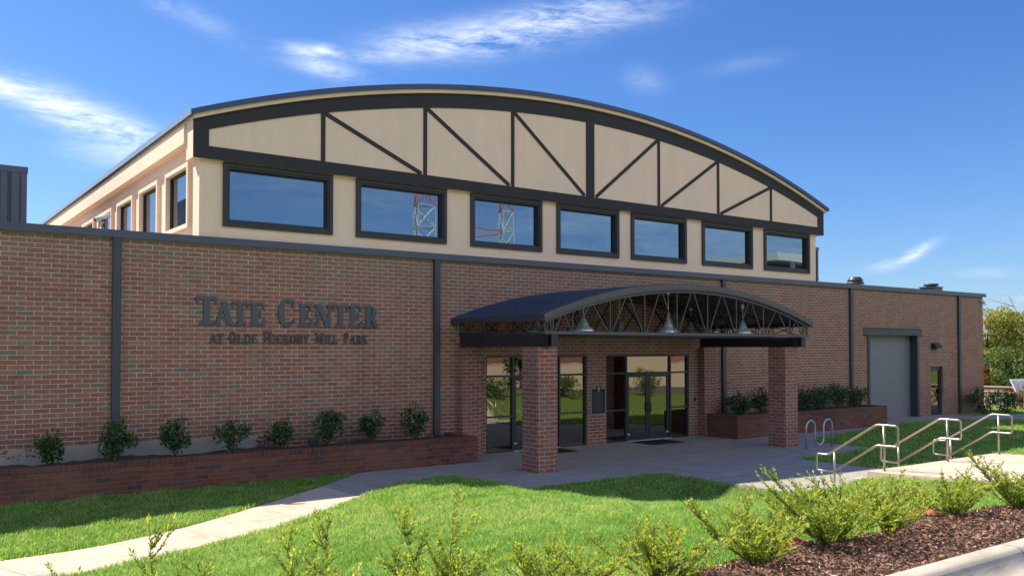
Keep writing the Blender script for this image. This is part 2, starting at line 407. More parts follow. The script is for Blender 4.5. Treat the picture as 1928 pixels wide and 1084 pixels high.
# ------------------------------------------------------------------ terrain
PTS = np.array([
 (-12, -1.3, 0), (-4, -1.3, 0), (1.6, -1.3, 0), (5, -1.3, 0), (9, -1.3, 0), (-6, -5, -.02), (1.6, -4.5, -.03), (4, -4.5, 0), (6, -4, .0),
 (2, -7.8, .0), (3.6, -7.25, .0), (4.7, -6.8, .0), (6.3, -5.85, .02), (7.6, -4.9, .04), (8.7, -4.1, .05), (9.5, -3.5, .02), (1.4, -6.3, 0), (4.3, -5.4, 0),
 (8.12, -4.55, .06), (8.3, -4.95, .14), (8.65, -5.65, .22), (9.05, -6.05, .27), (9.6, -6.55, .28), (10.2, -6.8, .22), (11.05, -7.05, .09), (11.75, -7.3, -.03), (12.4, -7.45, -.13),
 (13.25, -7.68, -.23), (14.3, -7.9, -.29), (14.9, -7.95, -.2), (15.37, -8.0, -.0), (9.3, -4.3, .14), (10.2, -4.6, .20), (10.9, -3.4, .01), (10.3, -5.6, .22), (7.5, -6.8, .26), (8.6, -7.4, .34),
 (11.05, -4.5, .02), (11.05, -5.57, .0), (12, -5.55, 0), (13, -5.55, 0), (14.2, -5.55, 0), (15.37, -5.55, 0), (15.37, -6.8, 0), (13.2, -6.6, -.14), (11.8, -6.5, .0),
 (15.4, -9.3, .0), (16.1, -9.7, .05), (15.95, -10.5, .36), (16.0, -11.5, .48), (16.0, -13, .60), (15.0, -10.6, .12), (13.5, -10, -.05), (13.5, -12, .42),
 (10, -10, .42), (7, -9, .42), (5, -9.5, .38), (2, -10, .3), (-4, -9, .1), (10, -13, .82), (6, -13, .88), (2, -13, .85), (-4, -13, .8),
 (0, -15.6, 1.14), (4, -15.6, 1.15), (8, -15.6, 1.13), (12, -15.6, 1.0), (15.5, -15.6, .82), (0, -17.2, 1.36), (5, -17.2, 1.36), (9, -17.2, 1.36), (13, -17.2, 1.2), (16, -17.2, .98),
 (-12, -17, 1.3), (-12, -12, .7), (-40, -10, .6), (-40, 20, 0), (-12, 10, 0), (20, 10, 0), (60, 30, -.6), (45, 0, -.15), (50, 0, -.35), (20.2, -6, 0), (20.2, -8.2, 0), (22, -9, -.02), (22, -13, .3), (22, -17.5, .75), (24.3, -4.5, 0),
 (28, -2.3, 0), (33, -1.6, 0), (34, -4, -.02), (33, -6, -.03), (38, -3, -.05), (30, -12, .0), (40, -10, -.2), (40, -17.5, .2), (30, -17.5, .5), (60, -17.5, -.3),
 (0, -24, 1.25), (20, -24, .8), (40, -24, .2), (-40, -24, 1.2), (0, -60, 1.2), (60, -60, -.2), (100, -20, -1), (120, 60, -2), (-40, 60, 0), (100, -70, -.8)], float)
def tps_fit(P):
    x = P[:, :2]; n = len(x)
    d = np.linalg.norm(x[:, None] - x[None], axis=2); K = np.where(d > 0, d * d * np.log(d + 1e-12), 0) + np.eye(n) * .05
    A = np.block([[K, np.c_[np.ones(n), x]], [np.c_[np.ones(n), x].T, np.zeros((3, 3))]])
    return np.linalg.solve(A, np.r_[P[:, 2], 0, 0, 0])
TW = tps_fit(PTS)
def height(X, Y):
    X = np.asarray(X, float).ravel(); Y = np.asarray(Y, float).ravel(); out = np.empty(len(X))
    for i in range(0, len(X), 20000):
        p = np.c_[X[i:i + 20000], Y[i:i + 20000]]
        d = np.linalg.norm(p[:, None] - PTS[None, :, :2], axis=2)
        K = np.where(d > 0, d * d * np.log(d + 1e-12), 0)
        out[i:i + 20000] = K @ TW[:-3] + TW[-3] + p @ TW[-2:]
    return out
def inpoly(X, Y, poly):
    X = np.asarray(X); Y = np.asarray(Y); r = np.zeros(X.shape, bool); n = len(poly)
    for i in range(n):
        x0, y0 = poly[i]; x1, y1 = poly[(i + 1) % n]
        if y0 == y1: continue
        c = ((y0 > Y) != (y1 > Y)) & (X < (x1 - x0) * (Y - y0) / (y1 - y0) + x0); r ^= c
    return r
PLAZA = [(7.95, -4.55), (8.6, -3.95), (9.15, -3.66), (10.0, -3.35), (11.05, -3.25), (11.05, -5.57), (15.37, -5.57), (15.37, -9.3), (21.5, -9.3), (21.5, -8.35),
         (20.18, -8.3), (20.25, -5.85), (24.25, -5.5), (24.4, -3.6), (25.3, -2.85), (28.2, -2.3), (31, -1.82), (33, -1.55), (36, -1.35),
         (37.5, -2.2), (40, -2.95), (46, -4.6), (46, -3.2), (40, -1.25), (38.9, -.9), (38.9, .3), (9.4, .3), (9.4, -1.36), (7.86, -2.76)]
PATH = [(-9, -6.9), (-2, -6.55), (1.45, -6.32), (2.82, -6.12), (4.29, -5.42), (5.9, -4.26), (7.86, -2.76), (7.95, -4.55), (6.26, -5.9), (4.67, -6.8), (3.57, -7.25), (2.4, -7.7), (-2, -7.95), (-9, -8.3)]
BED = [(-12, -17.2), (16.0, -17.2), (16.0, -16.4), (13.5, -16.0), (11.0, -15.75), (9.6, -15.45), (8.2, -15.62), (6.8, -15.68), (5.6, -15.62), (4.6, -15.7), (3, -15.66), (0, -15.6), (-12, -15.7)]
WALKX = (16.15, 21.45)
def no_grass(X, Y):
    a = inpoly(X, Y, PLAZA) | inpoly(X, Y, PATH)
    a |= (X > WALKX[0]) & (X < WALKX[1]) & (Y < -9.3) | (Y < -17.0) | (Y > -.02) & (X < 43)
    a |= (X < 12.9) & (Y > -1.42) | (X > 22.9) & (X < 31.8) & (Y > -1.6)
    return a
def make_ground():
    def axis(a, b, lo, hi, fine, coarse):
        pts = list(np.arange(lo, hi + 1e-6, fine)); s = coarse; p = lo
        while p > a: p -= s; s *= 1.35; pts.append(max(p, a))
        s = coarse; p = hi
        while p < b: p += s; s *= 1.35; pts.append(min(p, b))
        return np.array(sorted(set(np.round(pts, 4))))
    xs = axis(-1500, 1500, -3, 47, .2, .8); ys = axis(-1500, 1500, -20, 1, .2, .8)
    X, Y = np.meshgrid(xs, ys); Xf, Yf = X.ravel(), Y.ravel()
    Xc, Yc = np.clip(Xf, -45, 125), np.clip(Yf, -75, 65)
    Z = height(Xc, Yc)
    d = np.hypot(Xf - Xc, Yf - Yc); Z = Z - np.minimum(d * .02, 4)
    low = inpoly(Xf, Yf, PLAZA) | inpoly(Xf, Yf, PATH) | (Xf > 9) & (Xf < 42.5) & (Yf > -.1) & (Yf < 33)
    Z = np.where(low, np.minimum(Z, 0) - .07, Z)
    wk = (Xf > WALKX[0]) & (Xf < WALKX[1]) & (Yf < -9.3) & (Yf > -18); Z = np.where(wk, Z - .35, Z)
    Z = np.where(Yf < -17.25, Z - .12, Z)
    V = np.c_[Xf, Yf, Z]; nx, ny = len(xs), len(ys)
    i = np.arange(nx - 1)[None, :] + nx * np.arange(ny - 1)[:, None]; i = i.ravel()
    F = np.c_[i, i + 1, i + 1 + nx, i + nx]
    o = npmesh('ground', V, F, 'soil'); o.data.polygons.foreach_set('use_smooth', [True] * len(F))
    tag(o, kind='structure')
make_ground()

def slab(name, poly, ztop, thick, mat):
    m = MB(); m.prism(poly, ztop - thick, ztop, 'z')
    o = m.build(name, mat); bm = bmesh.new(); bm.from_mesh(o.data); bmesh.ops.recalc_face_normals(bm, faces=bm.faces)
    bmesh.ops.triangulate(bm, faces=[f for f in bm.faces if len(f.verts) > 4]); bm.to_mesh(o.data); bm.free()
    return tag(o, kind='structure')
slab('pavement', PLAZA, 0, .12, 'plaza')
def path_mesh():
    up = [(-9, -6.9), (-2, -6.55), (1.45, -6.32), (2.82, -6.12), (4.29, -5.42), (5.9, -4.26), (7.86, -2.76)]
    lo = [(-9, -8.3), (-2, -7.95), (2.0, -7.75), (3.57, -7.25), (4.67, -6.8), (6.26, -5.9), (7.95, -4.55)]
    def sub(L):
        r = []
        for i in range(len(L) - 1):
            for k in range(6):
                t = k / 6; p0 = L[max(i - 1, 0)]; p1 = L[i]; p2 = L[i + 1]; p3 = L[min(i + 2, len(L) - 1)]
                q = [.5 * (2 * p1[a] + (p2[a] - p0[a]) * t + (2 * p0[a] - 5 * p1[a] + 4 * p2[a] - p3[a]) * t * t + (3 * p1[a] - p0[a] - 3 * p2[a] + p3[a]) * t ** 3) for a in (0, 1)]
                r.append(tuple(q))
        r.append(L[-1]); return r
    U, Lo = sub(up), sub(lo); me = bpy.data.meshes.new('path'); v = []; f = []; uv = []; s = 0; ss = []
    for i in range(len(U)):
        if i: s += math.dist(((U[i][0] + Lo[i][0]) / 2, (U[i][1] + Lo[i][1]) / 2), ((U[i - 1][0] + Lo[i - 1][0]) / 2, (U[i - 1][1] + Lo[i - 1][1]) / 2))
        ss.append(s); v += [(U[i][0], U[i][1], 0), (Lo[i][0], Lo[i][1], 0), (U[i][0], U[i][1], -.12), (Lo[i][0], Lo[i][1], -.12)]
    for i in range(len(U) - 1):
        a = 4 * i; b = a + 4; f += [(a, a + 1, b + 1, b), (a + 2, a, b, b + 2), (a + 1, a + 3, b + 3, b + 1)]
        uv += [[(0, ss[i]), (1.5, ss[i]), (1.5, ss[i + 1]), (0, ss[i + 1])]] + [[(0, ss[i])] * 4] * 2
    me.from_pydata(v, [], f); L = me.uv_layers.new(name='UVMap')
    for p, q in zip(me.polygons, uv):
        for li, c in zip(p.loop_indices, q): L.data[li].uv = c
    me.materials.append(M['walk']); o = bpy.data.objects.new('path', me); C.objects.link(o); tag(o, kind='structure')
path_mesh()
# upper walk with its steps down to the plaza
def steps():
    m = MB(); x0, x1 = WALKX
    ys = [-10.5, -11.2, -12.5, -14, -16, -17.9]; zs = [.52, .54, .60, .68, .80, .95]
    for i in range(len(ys) - 1):
        m.face([(x0, ys[i + 1], zs[i + 1]), (x1, ys[i + 1], zs[i + 1]), (x1, ys[i], zs[i]), (x0, ys[i], zs[i])])
        m.face([(x0, ys[i], zs[i]), (x0, ys[i], zs[i] - .6), (x0, ys[i + 1], zs[i + 1] - .6), (x0, ys[i + 1], zs[i + 1])])
        m.face([(x1, ys[i], zs[i]), (x1, ys[i + 1], zs[i + 1]), (x1, ys[i + 1], zs[i + 1] - .6), (x1, ys[i], zs[i] - .6)])
    m.build('walkway', 'walk', uvoff=(.5, 1.2)); o = bpy.data.objects['walkway']; tag(o, kind='structure')
    s = MB(); prof = [(-10.5, .52), (-10.5, .35), (-10.2, .35), (-10.2, .175), (-9.9, .175), (-9.9, .0), (-9.9, -.1), (-10.5, -.1)]
    prof = [(-10.503, -.1), (-10.503, .516), (-10.48, .516), (-10.48, .35), (-10.15, .35), (-10.15, .175), (-9.82, .175), (-9.82, -.1)]
    s.prism(prof, x0, x1, 'x'); tag(s.build('stairs', 'walk', bevel=.008, merge=True), kind='structure')
    p = MB(); p.box(15.37, 21.5, -9.82, -9.303, -.12, .0); tag(p.build('pavement', 'plaza'), kind='structure')
steps()
def cz(x): return float(np.interp(x, [-40, 9, 13, 16, 22, 40, 80], [1.40, 1.40, 1.27, 1.08, .82, .25, -.3]))
def kerb_and_lot():
    prof = [(-17.12, -.3), (-17.12, -.01), (-17.135, .0), (-17.25, .0), (-17.285, -.012), (-17.31, -.05), (-17.36, -.11), (-17.43, -.135), (-17.80, -.115), (-17.80, -.3)]
    xs = list(np.arange(-20, 16.16, .5)) + [16.12]; m = MB()
    for i in range(len(xs) - 1):
        for j in range(len(prof) - 1):
            m.face([(xs[i], prof[j][0], cz(xs[i]) + prof[j][1]), (xs[i + 1], prof[j][0], cz(xs[i + 1]) + prof[j][1]),
                    (xs[i + 1], prof[j + 1][0], cz(xs[i + 1]) + prof[j + 1][1]), (xs[i], prof[j + 1][0], cz(xs[i]) + prof[j + 1][1])][::-1], True)
    o = m.build('kerb', 'kerb', merge=True); tag(o, kind='structure')
    L = o.data.uv_layers[0]
    for p in o.data.polygons:
        for li in p.loop_indices:
            c = o.data.vertices[o.data.loops[li].vertex_index].co; L.data[li].uv = (c.x, c.y)
    m = MB(); xs = [-80, -40, 0, 9, 13, 16.15, 22, 40, 80]
    for i in range(len(xs) - 1):
        a, b = xs[i], xs[i + 1]; y0 = -17.8 if b <= 16.2 else -17.9
        m.face([(a, -27.5, cz(a) - .12), (b, -27.5, cz(b) - .12), (b, y0, cz(b) - .112), (a, y0, cz(a) - .112)])
    tag(m.build('parking_lot', 'asphalt'), kind='structure')
kerb_and_lot()
def bed():
    rng = np.random.default_rng(5)
    xs = np.arange(-4, 16.01, .07); ys = np.arange(-17.13, -15.3, .06)
    X, Y = np.meshgrid(xs, ys); Xf, Yf = X.ravel(), Y.ravel()
    lo = np.interp(Xf, [p[0] for p in BED[2:]][::-1], [p[1] for p in BED[2:]][::-1]) + .05 * np.sin(Xf * 5.1) + .03 * np.sin(Xf * 13)
    base = height(Xf, Yf) + rng.normal(0, .006, len(Xf))
    edge = np.clip((lo - Yf) / .10, -1, 1)
    czv = np.interp(Xf, [-40, 9, 13, 16], [1.40, 1.40, 1.27, 1.08])
    mound = .05 * np.clip((lo - Yf) / .3, 0, 1) + .04 * np.sin(Xf * 3.1 + Yf * 2)
    Z = base + np.where(edge > 0, mound * edge + .012, edge * .12)
    k = np.clip((Yf + 17.13) / .4, 0, 1); Z = Z * k + (czv - .03) * (1 - k)
    nx, ny = len(xs), len(ys); i = (np.arange(nx - 1)[None, :] + nx * np.arange(ny - 1)[:, None]).ravel()
    o = npmesh('mulch_bed', np.c_[Xf, Yf, Z], np.c_[i, i + 1, i + 1 + nx, i + nx], 'mulchbase'); tag(o, kind='structure')
    # chips
    n = 60000; cx = rng.uniform(-1, 15.9, n); cy = rng.uniform(-17.13, -15.4, n)
    lo = np.interp(cx, [p[0] for p in BED[2:]][::-1], [p[1] for p in BED[2:]][::-1]) + .05 * np.sin(cx * 5.1) + .03 * np.sin(cx * 13)
    ok = (cy < lo + .02); cx, cy, lo = cx[ok], cy[ok], lo[ok]; n = len(cx)
    ed = np.clip((lo - cy) / .1, 0, 1); z = height(cx, cy) + ed * (.05 * np.clip((lo - cy) / .3, 0, 1) + .04 * np.sin(cx * 3.1 + cy * 2)) + .012
    k = np.clip((cy + 17.13) / .4, 0, 1); z = z * k + (np.interp(cx, [-40, 9, 13, 16], [1.40, 1.40, 1.27, 1.08]) - .03) * (1 - k) + rng.uniform(0, .02, n)
    d = rng.normal(size=(n, 3)); d[:, 2] *= .35
    V, F = leaves_np(np.c_[cx, cy, z], d, .045, .016, rng, .1)
    t = rng.beta(1.6, 2.6, n)
    tag(npmesh('mulch', V, F, 'mulch', tone=t), 'brown shredded bark mulch covering the bed behind the kerb', 'mulch', kind='stuff')
    # red clay spots
    for i, (x, y, r) in enumerate(((6.55, -15.72, .40), (9.3, -15.50, .38))):
        m = MB(); rr = random.Random(i)
        prof = [(r * (k + .3) / 16, .10 * cos(pi / 2 * min(1, k / 15)) ** .8 - (.05 if k == 16 else 0)) for k in range(17)]
        m.lathe(prof, (0, 0, 0), 64)
        for q in range(len(m.v)):
            a = m.v[q]; m.v[q] = (a[0] * (1 + .15 * sin(3 * math.atan2(a[1], a[0]) + i)), a[1] * .55, a[2] + rr.uniform(-.012, .012) + .015 * sin(a[0] * 23) * cos(a[1] * 19))
        z = float(height([x], [y])[0]) + .03
        tag(m.build('soil_mound', 'clay', loc=(x, y, z)), ('low mound of orange red clay beside the largest foreground shrub', 'low mound of orange red clay behind the foreground shrubs near the walk')[i], 'soil mound', 'red clay mounds')
bed()
def grass():
    rng = np.random.default_rng(11); out = []
    def zone(x0, x1, y0, y1, dens, hgt, wid, cond=None):
        n = int((x1 - x0) * (y1 - y0) * dens); X = rng.uniform(x0, x1, n); Y = rng.uniform(y0, y1, n)
        # keep what is in the general field of view of the front lawn
        a = np.degrees(np.arctan2(X, Y + 20.6)); dist = np.hypot(X, Y + 20.6)
        ok = (a > 1) & (a < 70) & ~no_grass(X, Y); ok &= ~((X < 15.9) & (Y < np.interp(X, [p[0] for p in BED[2:]][::-1], [p[1] for p in BED[2:]][::-1]) + .05 * np.sin(X * 5.1) + .02))
        if cond is not None: ok &= cond(X, Y, dist)
        X, Y, dist = X[ok], Y[ok], dist[ok]; out.append((X, Y, np.full(len(X), hgt), np.full(len(X), wid) ))
    zone(-.5, 17, -16, -10, 3000, .066, .0080, lambda X, Y, d: d < 11)
    zone(-.5, 17, -16, -1.3, 1700, .066, .0105, lambda X, Y, d: (d >= 11) & (d < 17))
    zone(-.5, 22, -12, -1.3, 1150, .060, .012, lambda X, Y, d: (d >= 17) & (d < 23) & ~((X > 21.45) & (Y < -9.3)))
    zone(15, 43, -12, 0, 420, .065, .020, lambda X, Y, d: (d >= 23))
    zone(21.45, 30, -17, -9, 300, .06, .02, lambda X, Y, d: d < 60)
    zone(43, 50, -10, 12, 260, .10, .03)
    X, Y, H, Wd = [np.concatenate(q) for q in zip(*out)]; n = len(X)
    Z = height(X, Y) - .006; H = H * rng.uniform(.55, 1.35, n)
    # low-frequency tuft and dryness pattern
    def nz(x, y, s, seed):
        r = np.random.default_rng(seed); v = np.zeros(len(x))
        for k in range(7):
            a = r.uniform(0, 2 * pi); f = s * r.uniform(.6, 1.8); v += np.sin((x * cos(a) + y * sin(a)) * f + r.uniform(0, 7))
        return v / 3.2
    dry = nz(X, Y, 1.1, 3) * .35 + nz(X, Y, 3.1, 4) * .3
    tone = np.clip(rng.normal(.40, .27, n) + .26 * dry + .12 * nz(X, Y, 7, 9), 0, 1)
    lip = np.exp(-((X - 6.2) ** 2 + (Y + 7.2) ** 2) / 3.5); lip2 = np.exp(-((X - 15.6) ** 2 + (Y + 11.2) ** 2) / 1.6)
    tone = np.clip(tone + rng.uniform(0, .35, n) * (lip + lip2 + 1.5 * np.exp(-((X - 11.9) ** 2 / .5 + (Y + 8.9) ** 2 / .12)) + .9 * np.exp(-((X - 9.2) ** 2 / 2.5 + (Y + 10.2) ** 2 / .5))), 0, 1)
    H *= 1 + .45 * nz(X, Y, 6, 8).clip(-1, 1)
    a = rng.uniform(0, 2 * pi, n); lean = rng.uniform(.1, .75, n)
    s = np.c_[np.cos(a), np.sin(a), np.zeros(n)] * (Wd / 2)[:, None]
    b = a + pi / 2 + rng.normal(0, .4, n); l = np.c_[np.cos(b) * lean, np.sin(b) * lean, np.ones(n)]
    P = np.c_[X, Y, Z]; mid = P + l * (H * .55)[:, None]; tip = P + (l * np.c_[np.full(n, 1.9), np.full(n, 1.9), np.full(n, .95)]) * H[:, None]
    V = np.stack([P - s, P + s, mid + s * .75, mid - s * .75, tip], 1).reshape(-1, 3)
    i = 5 * np.arange(n)
    F = np.r_[np.c_[i, i + 1, i + 2], np.c_[i, i + 2, i + 3], np.c_[i + 3, i + 2, i + 4]]
    o = npmesh('lawn_grass', V, F, 'grass', tone=np.r_[tone, tone, tone])
    tag(o, 'short mown green lawn grass with yellowish patches', 'grass', kind='stuff')
    print('grass blades', n)
grass()

# ------------------------------------------------------------------ the main building
def wall_holes(mb, a0, a1, z0, z1, holes, d0, thick, plane='y', depth=None):
    """face with rectangular openings, plus the reveals of the openings"""
    P = (lambda a, z, d: (a, d, z)) if plane == 'y' else (lambda a, z, d: (d, a, z))
    sgn = 1 if plane == 'y' else -1
    A = sorted({a0, a1} | {h[0] for h in holes} | {h[1] for h in holes}); Zs = sorted({z0, z1} | {h[2] for h in holes} | {h[3] for h in holes})
    A = [a for a in A if a0 <= a <= a1]; Zs = [z for z in Zs if z0 <= z <= z1]
    def q(pts): mb.face(pts if sgn > 0 else pts[::-1])
    for i in range(len(A) - 1):
        for j in range(len(Zs) - 1):
            ca, c = (A[i] + A[i + 1]) / 2, (Zs[j] + Zs[j + 1]) / 2
            if any(h[0] < ca < h[1] and h[2] < c < h[3] for h in holes): continue
            q([P(A[i], Zs[j], d0), P(A[i + 1], Zs[j], d0), P(A[i + 1], Zs[j + 1], d0), P(A[i], Zs[j + 1], d0)])
    d1 = d0 + thick
    for h in holes:
        x0, x1, u0, u1 = h; u0 = max(u0, z0); t = (d1 if depth is None else d0 + depth)
        q([P(x0, u0, d0), P(x0, u1, d0), P(x0, u1, t), P(x0, u0, t)])
        q([P(x1, u1, d0), P(x1, u0, d0), P(x1, u0, t), P(x1, u1, t)])
        q([P(x0, u1, d0), P(x1, u1, d0), P(x1, u1, t), P(x0, u1, t)])
        if u0 > z0: q([P(x1, u0, d0), P(x0, u0, d0), P(x0, u0, t), P(x1, u0, t)])
B = thing('brick_building', 'long red brick mill building with arched cream clerestory and charcoal trim', 'building')
STORE = [(14.02, 17.80, 2.77), (18.59, 22.36, 2.77)]
GX0, GX1, GZ = 33.1, 36.72, 3.54
DX0, DX1, DZ = 37.86, 38.92, 2.17
XL, XR = -14.0, 42.62
m = MB()
holes = [(a, b, -.4, z) for a, b, z in STORE] + [(GX0, GX1, -.4, GZ), (DX0, DX1, -.4, DZ)]
wall_holes(m, XL, XR, -.4, 5.42, holes, 0, .4)
m.face([(XR, 0, -.4), (XR, 33, -.4), (XR, 33, 5.42), (XR, 0, 5.42)]); m.face([(XL, 33, -.4), (XL, 0, -.4), (XL, 0, 5.42), (XL, 33, 5.42)])
m.face([(XR, 33, -.4), (XL, 33, -.4), (XL, 33, 5.42), (XR, 33, 5.42)])
m.build('brick_wall', 'brick', B)
m = MB(); m.box(13.06, 13.68, -.25, -.002, -.1, 3.02); m.build('brick_pier', 'brick_col', B)
m = MB(); m.box(22.84, 23.46, -.25, -.002, -.1, 3.02); m.build('brick_pier', 'brick_col', B)
m = MB()      # roof edge
for x0, x1, yb in ((XL - .1, 6.0, .3), (29.55, XR + .12, .3), (6.0, 29.55, .017)):
    m.box(x0, x1, -.10, yb, 5.42, 5.57)
m.box(XR + .0, XR + .12, .3, 33, 5.42, 5.57); m.box(XL - .1, XL, .3, 33, 5.42, 5.57)
m.box(XL - .1, XR + .12, -.115, -.102, 5.40, 5.555)
m.build('coping', 'coping', B)
m = MB(); m.box(XL, XR, .3, 33, 5.0, 5.3); m.build('flat_roof', 'roofing', B)
for x in (-4.1, 4.23, 12.36, 24.08, 31.78, 40.3):
    m = MB(); x0, x1 = x - .085, x + .085
    zb = .62 if x < 13 or 22 < x < 31.7 else -.1
    m.box(x0, x1, -.10, -.092, zb, 5.40); m.box(x0, x1, -.012, -.002, zb, 5.40); m.box(x - .01, x + .01, -.092, -.012, zb, 5.40)
    m.box(x0, x0 + .012, -.092, -.012, zb, 5.40)
    m.build('steel_pilaster', 'metal', B)

# gable with its painted truss
CX = 17.85
def arc(x, top, R): return top - (R - sqrt(R * R - (x - CX) ** 2))
def strip(f0, f1, x0, x1, y0, y1, n=60):
    mm = MB(); xs = [x0 + (x1 - x0) * i / n for i in range(n + 1)]
    for i in range(n):
        a, b = xs[i], xs[i + 1]
        A = [(a, f0(a)), (b, f0(b)), (b, f1(b)), (a, f1(a))]
        mm.face([(p[0], y0, p[1]) for p in A]); mm.face([(p[0], y1, p[1]) for p in A][::-1])
        mm.face([(A[0][0], y1, A[0][1]), (A[1][0], y1, A[1][1]), (A[1][0], y0, A[1][1]), (A[0][0], y0, A[0][1])], True)
        mm.face([(A[3][0], y0, A[3][1]), (A[2][0], y0, A[2][1]), (A[2][0], y1, A[2][1]), (A[3][0], y1, A[3][1])], True)
    for x in (x0, x1):
        p = [(x, y0, f0(x)), (x, y1, f0(x)), (x, y1, f1(x)), (x, y0, f1(x))]; mm.face(p[::-1] if x == x0 else p)
    return mm
ZR = lambda x: arc(x, 10.60, 34.95)
ZO = lambda x: arc(x, 10.41, 34.95)
ZI = lambda x: arc(x, 9.97, 36.6)
strip(lambda x: ZR(x) - .12, ZR, 5.715, 29.99, -.30, 33, 72).build('arched_roof', 'roofm', B)
strip(lambda x: ZR(x) - .22, lambda x: ZR(x) - .121, 5.80, 29.90, -.22, 33, 72).build('cornice', 'stucco', B)
m = strip(lambda x: 7.375, lambda x: ZR(x) - .221, 5.82, 29.86, -.10, .45, 60); m.build('gable', 'stucco', B)
m = MB(); m.box(5.69, 5.713, -.30, 33, ZR(5.70) - .125, ZR(5.70) + .012); m.build('eave_edge', 'silver', B)
G0, G1 = -.13, -.102
strip(ZI, ZO, 5.815, 29.865, G0, G1).build('arch_band', 'band', B)
m = MB(); m.box(5.815, 29.865, G0 - .002, G1, 7.37, 7.665); m.build('lintel_band', 'band', B)
m = MB(); m.box(5.815, 6.17, G0 + .002, G1, 7.666, ZI(6.1) + .02); m.build('truss_post', 'band', B)
m = MB(); m.box(29.50, 29.865, G0 + .002, G1, 7.666, ZI(29.6) + .02); m.build('truss_post', 'band', B)
m = MB(); m.box(CX - .165, CX + .165, G0 + .003, G1, 7.666, ZI(CX) + .01); m.build('truss_post', 'band', B)
VX = [9.0, 11.95, 14.88, 20.84, 23.76, 26.66]
for x in VX:
    m = MB(); m.box(x - .055, x + .055, G0 + .004, G1, 7.666, ZI(x) + .02); m.build('truss_post', 'band', B)
for a, b in ((9.06, 11.83), (12.01, 14.76), (14.94, 17.62), (20.78, 18.08), (23.70, 20.96), (26.60, 23.88)):
    m = MB(); m.bar((a, G0 + .017, ZI(a) - .02), (b, G0 + .017, 7.69), .024, .105, up=(0, 0, 1)); m.build('truss_diagonal', 'band', B)
WIN = [(6.54, 9.31), (9.96, 12.69), (13.49, 16.03), (16.60, 19.14), (19.68, 22.25), (23.04, 25.72), (26.38, 29.11)]
WZ0, WZ1 = 5.85, 7.36
m = MB()
wall_holes(m, 6.0, 29.55, 5.40, 7.42, [(a + .1, b - .1, WZ0 + .1, WZ1 - .1) for a, b in WIN], .02, .35)
SIDE = [(.66 + 2.80 * i, 2.70 + 2.80 * i) for i in range(11)]
wall_holes(m, .02, 33, 5.2, 8.45, [(a + .1, b - .1, 5.95, 7.31) for a, b in SIDE], 6.0, .35, 'x')
m.face([(29.55, .02, 5.2), (29.55, 33, 5.2), (29.55, 33, 8.45), (29.55, .02, 8.45)])
m.build('clerestory_wall', 'stucco', B)
m = MB(); m.box(5.76, 5.999, .452, 33, 7.78, 8.22); m.box(5.90, 5.999, .452, 33, 8.221, 8.26); m.build('side_band', 'stucco', B)
m = MB(); m.box(29.551, 29.86, .45, 33, 7.375, 8.36); m.build('side_band', 'stucco', B)
def frame_box(mb, a0, a1, z0, z1, t, d0, d1, plane='y'):
    def bx(p, q, r, s):
        if plane == 'y': mb.box(p, q, d0, d1, r, s)
        else: mb.box(d0, d1, p, q, r, s)
    bx(a0, a0 + t, z0, z1); bx(a1 - t, a1, z0, z1); bx(a0 + t, a1 - t, z0, z0 + t); bx(a0 + t, a1 - t, z1 - t, z1)
for a, b in WIN:
    m = MB(); frame_box(m, a, b, WZ0, WZ1, .10, -.045, .018); frame_box(m, a + .10, b - .10, WZ0 + .10, WZ1 - .10, .045, -.02, .12); frame_box(m, a + .145, b - .145, WZ0 + .145, WZ1 - .145, .035, .05, .12)
    w = m.build('window', 'frame', B)
    m = MB(); m.face([(a + .16, .10, WZ0 + .16), (b - .16, .10, WZ0 + .16), (b - .16, .10, WZ1 - .16), (a + .16, .10, WZ1 - .16)]); m.build('pane', 'glass', w)
for a, b in SIDE:
    m = MB(); frame_box(m, a, b, 5.85, 7.41, .10, 5.91, 5.998, 'x'); s = m.build('window_surround', 'stucco', B)
    m = MB(); frame_box(m, a + .10, b - .10, 5.95, 7.31, .05, 6.02, 6.09, 'x'); w = m.build('window', 'frame', B)
    m = MB(); m.face([(6.06, b - .14, 5.99), (6.06, a + .14, 5.99), (6.06, a + .14, 7.27), (6.06, b - .14, 7.27)]); m.build('pane', 'glass', w)

# storefronts
def pane(x0, x1, z0, z1, y, parent, mat='sglass', tilt=0):
    mm = MB(); mm.face([(x0, y, z0), (x1, y, z0), (x1, y + tilt, z1), (x0, y + tilt, z1)]); return mm.build('pane', mat, parent)
def door(x0, x1, y, side, parent):
    mm = MB(); frame_box(mm, x0, x1, .03, 2.15, .10, y - .025, y + .025); mm.box(x0 + .1, x1 - .1, y - .024, y + .024, .13, .30)
    d = mm.build('door', 'sframe', parent); pane(x0 + .1, x1 - .1, .30, 2.05, y, d)
    hx = x1 - .05 if side > 0 else x0 + .05
    mm = MB(); mm.tube([(hx, y - .03, .92), (hx, y - .085, .92), (hx, y - .085, 1.22), (hx, y - .03, 1.22)], .013, 8); mm.build('handle', 'sframe', d)
    mm = MB(); mm.box(x0 + .03, x0 + .13, y - .032, y - .026, .205, .235) if side > 0 else mm.box(x1 - .13, x1 - .03, y - .032, y - .026, .205, .235); mm.build('floor_stop', 'white', d)
    return d
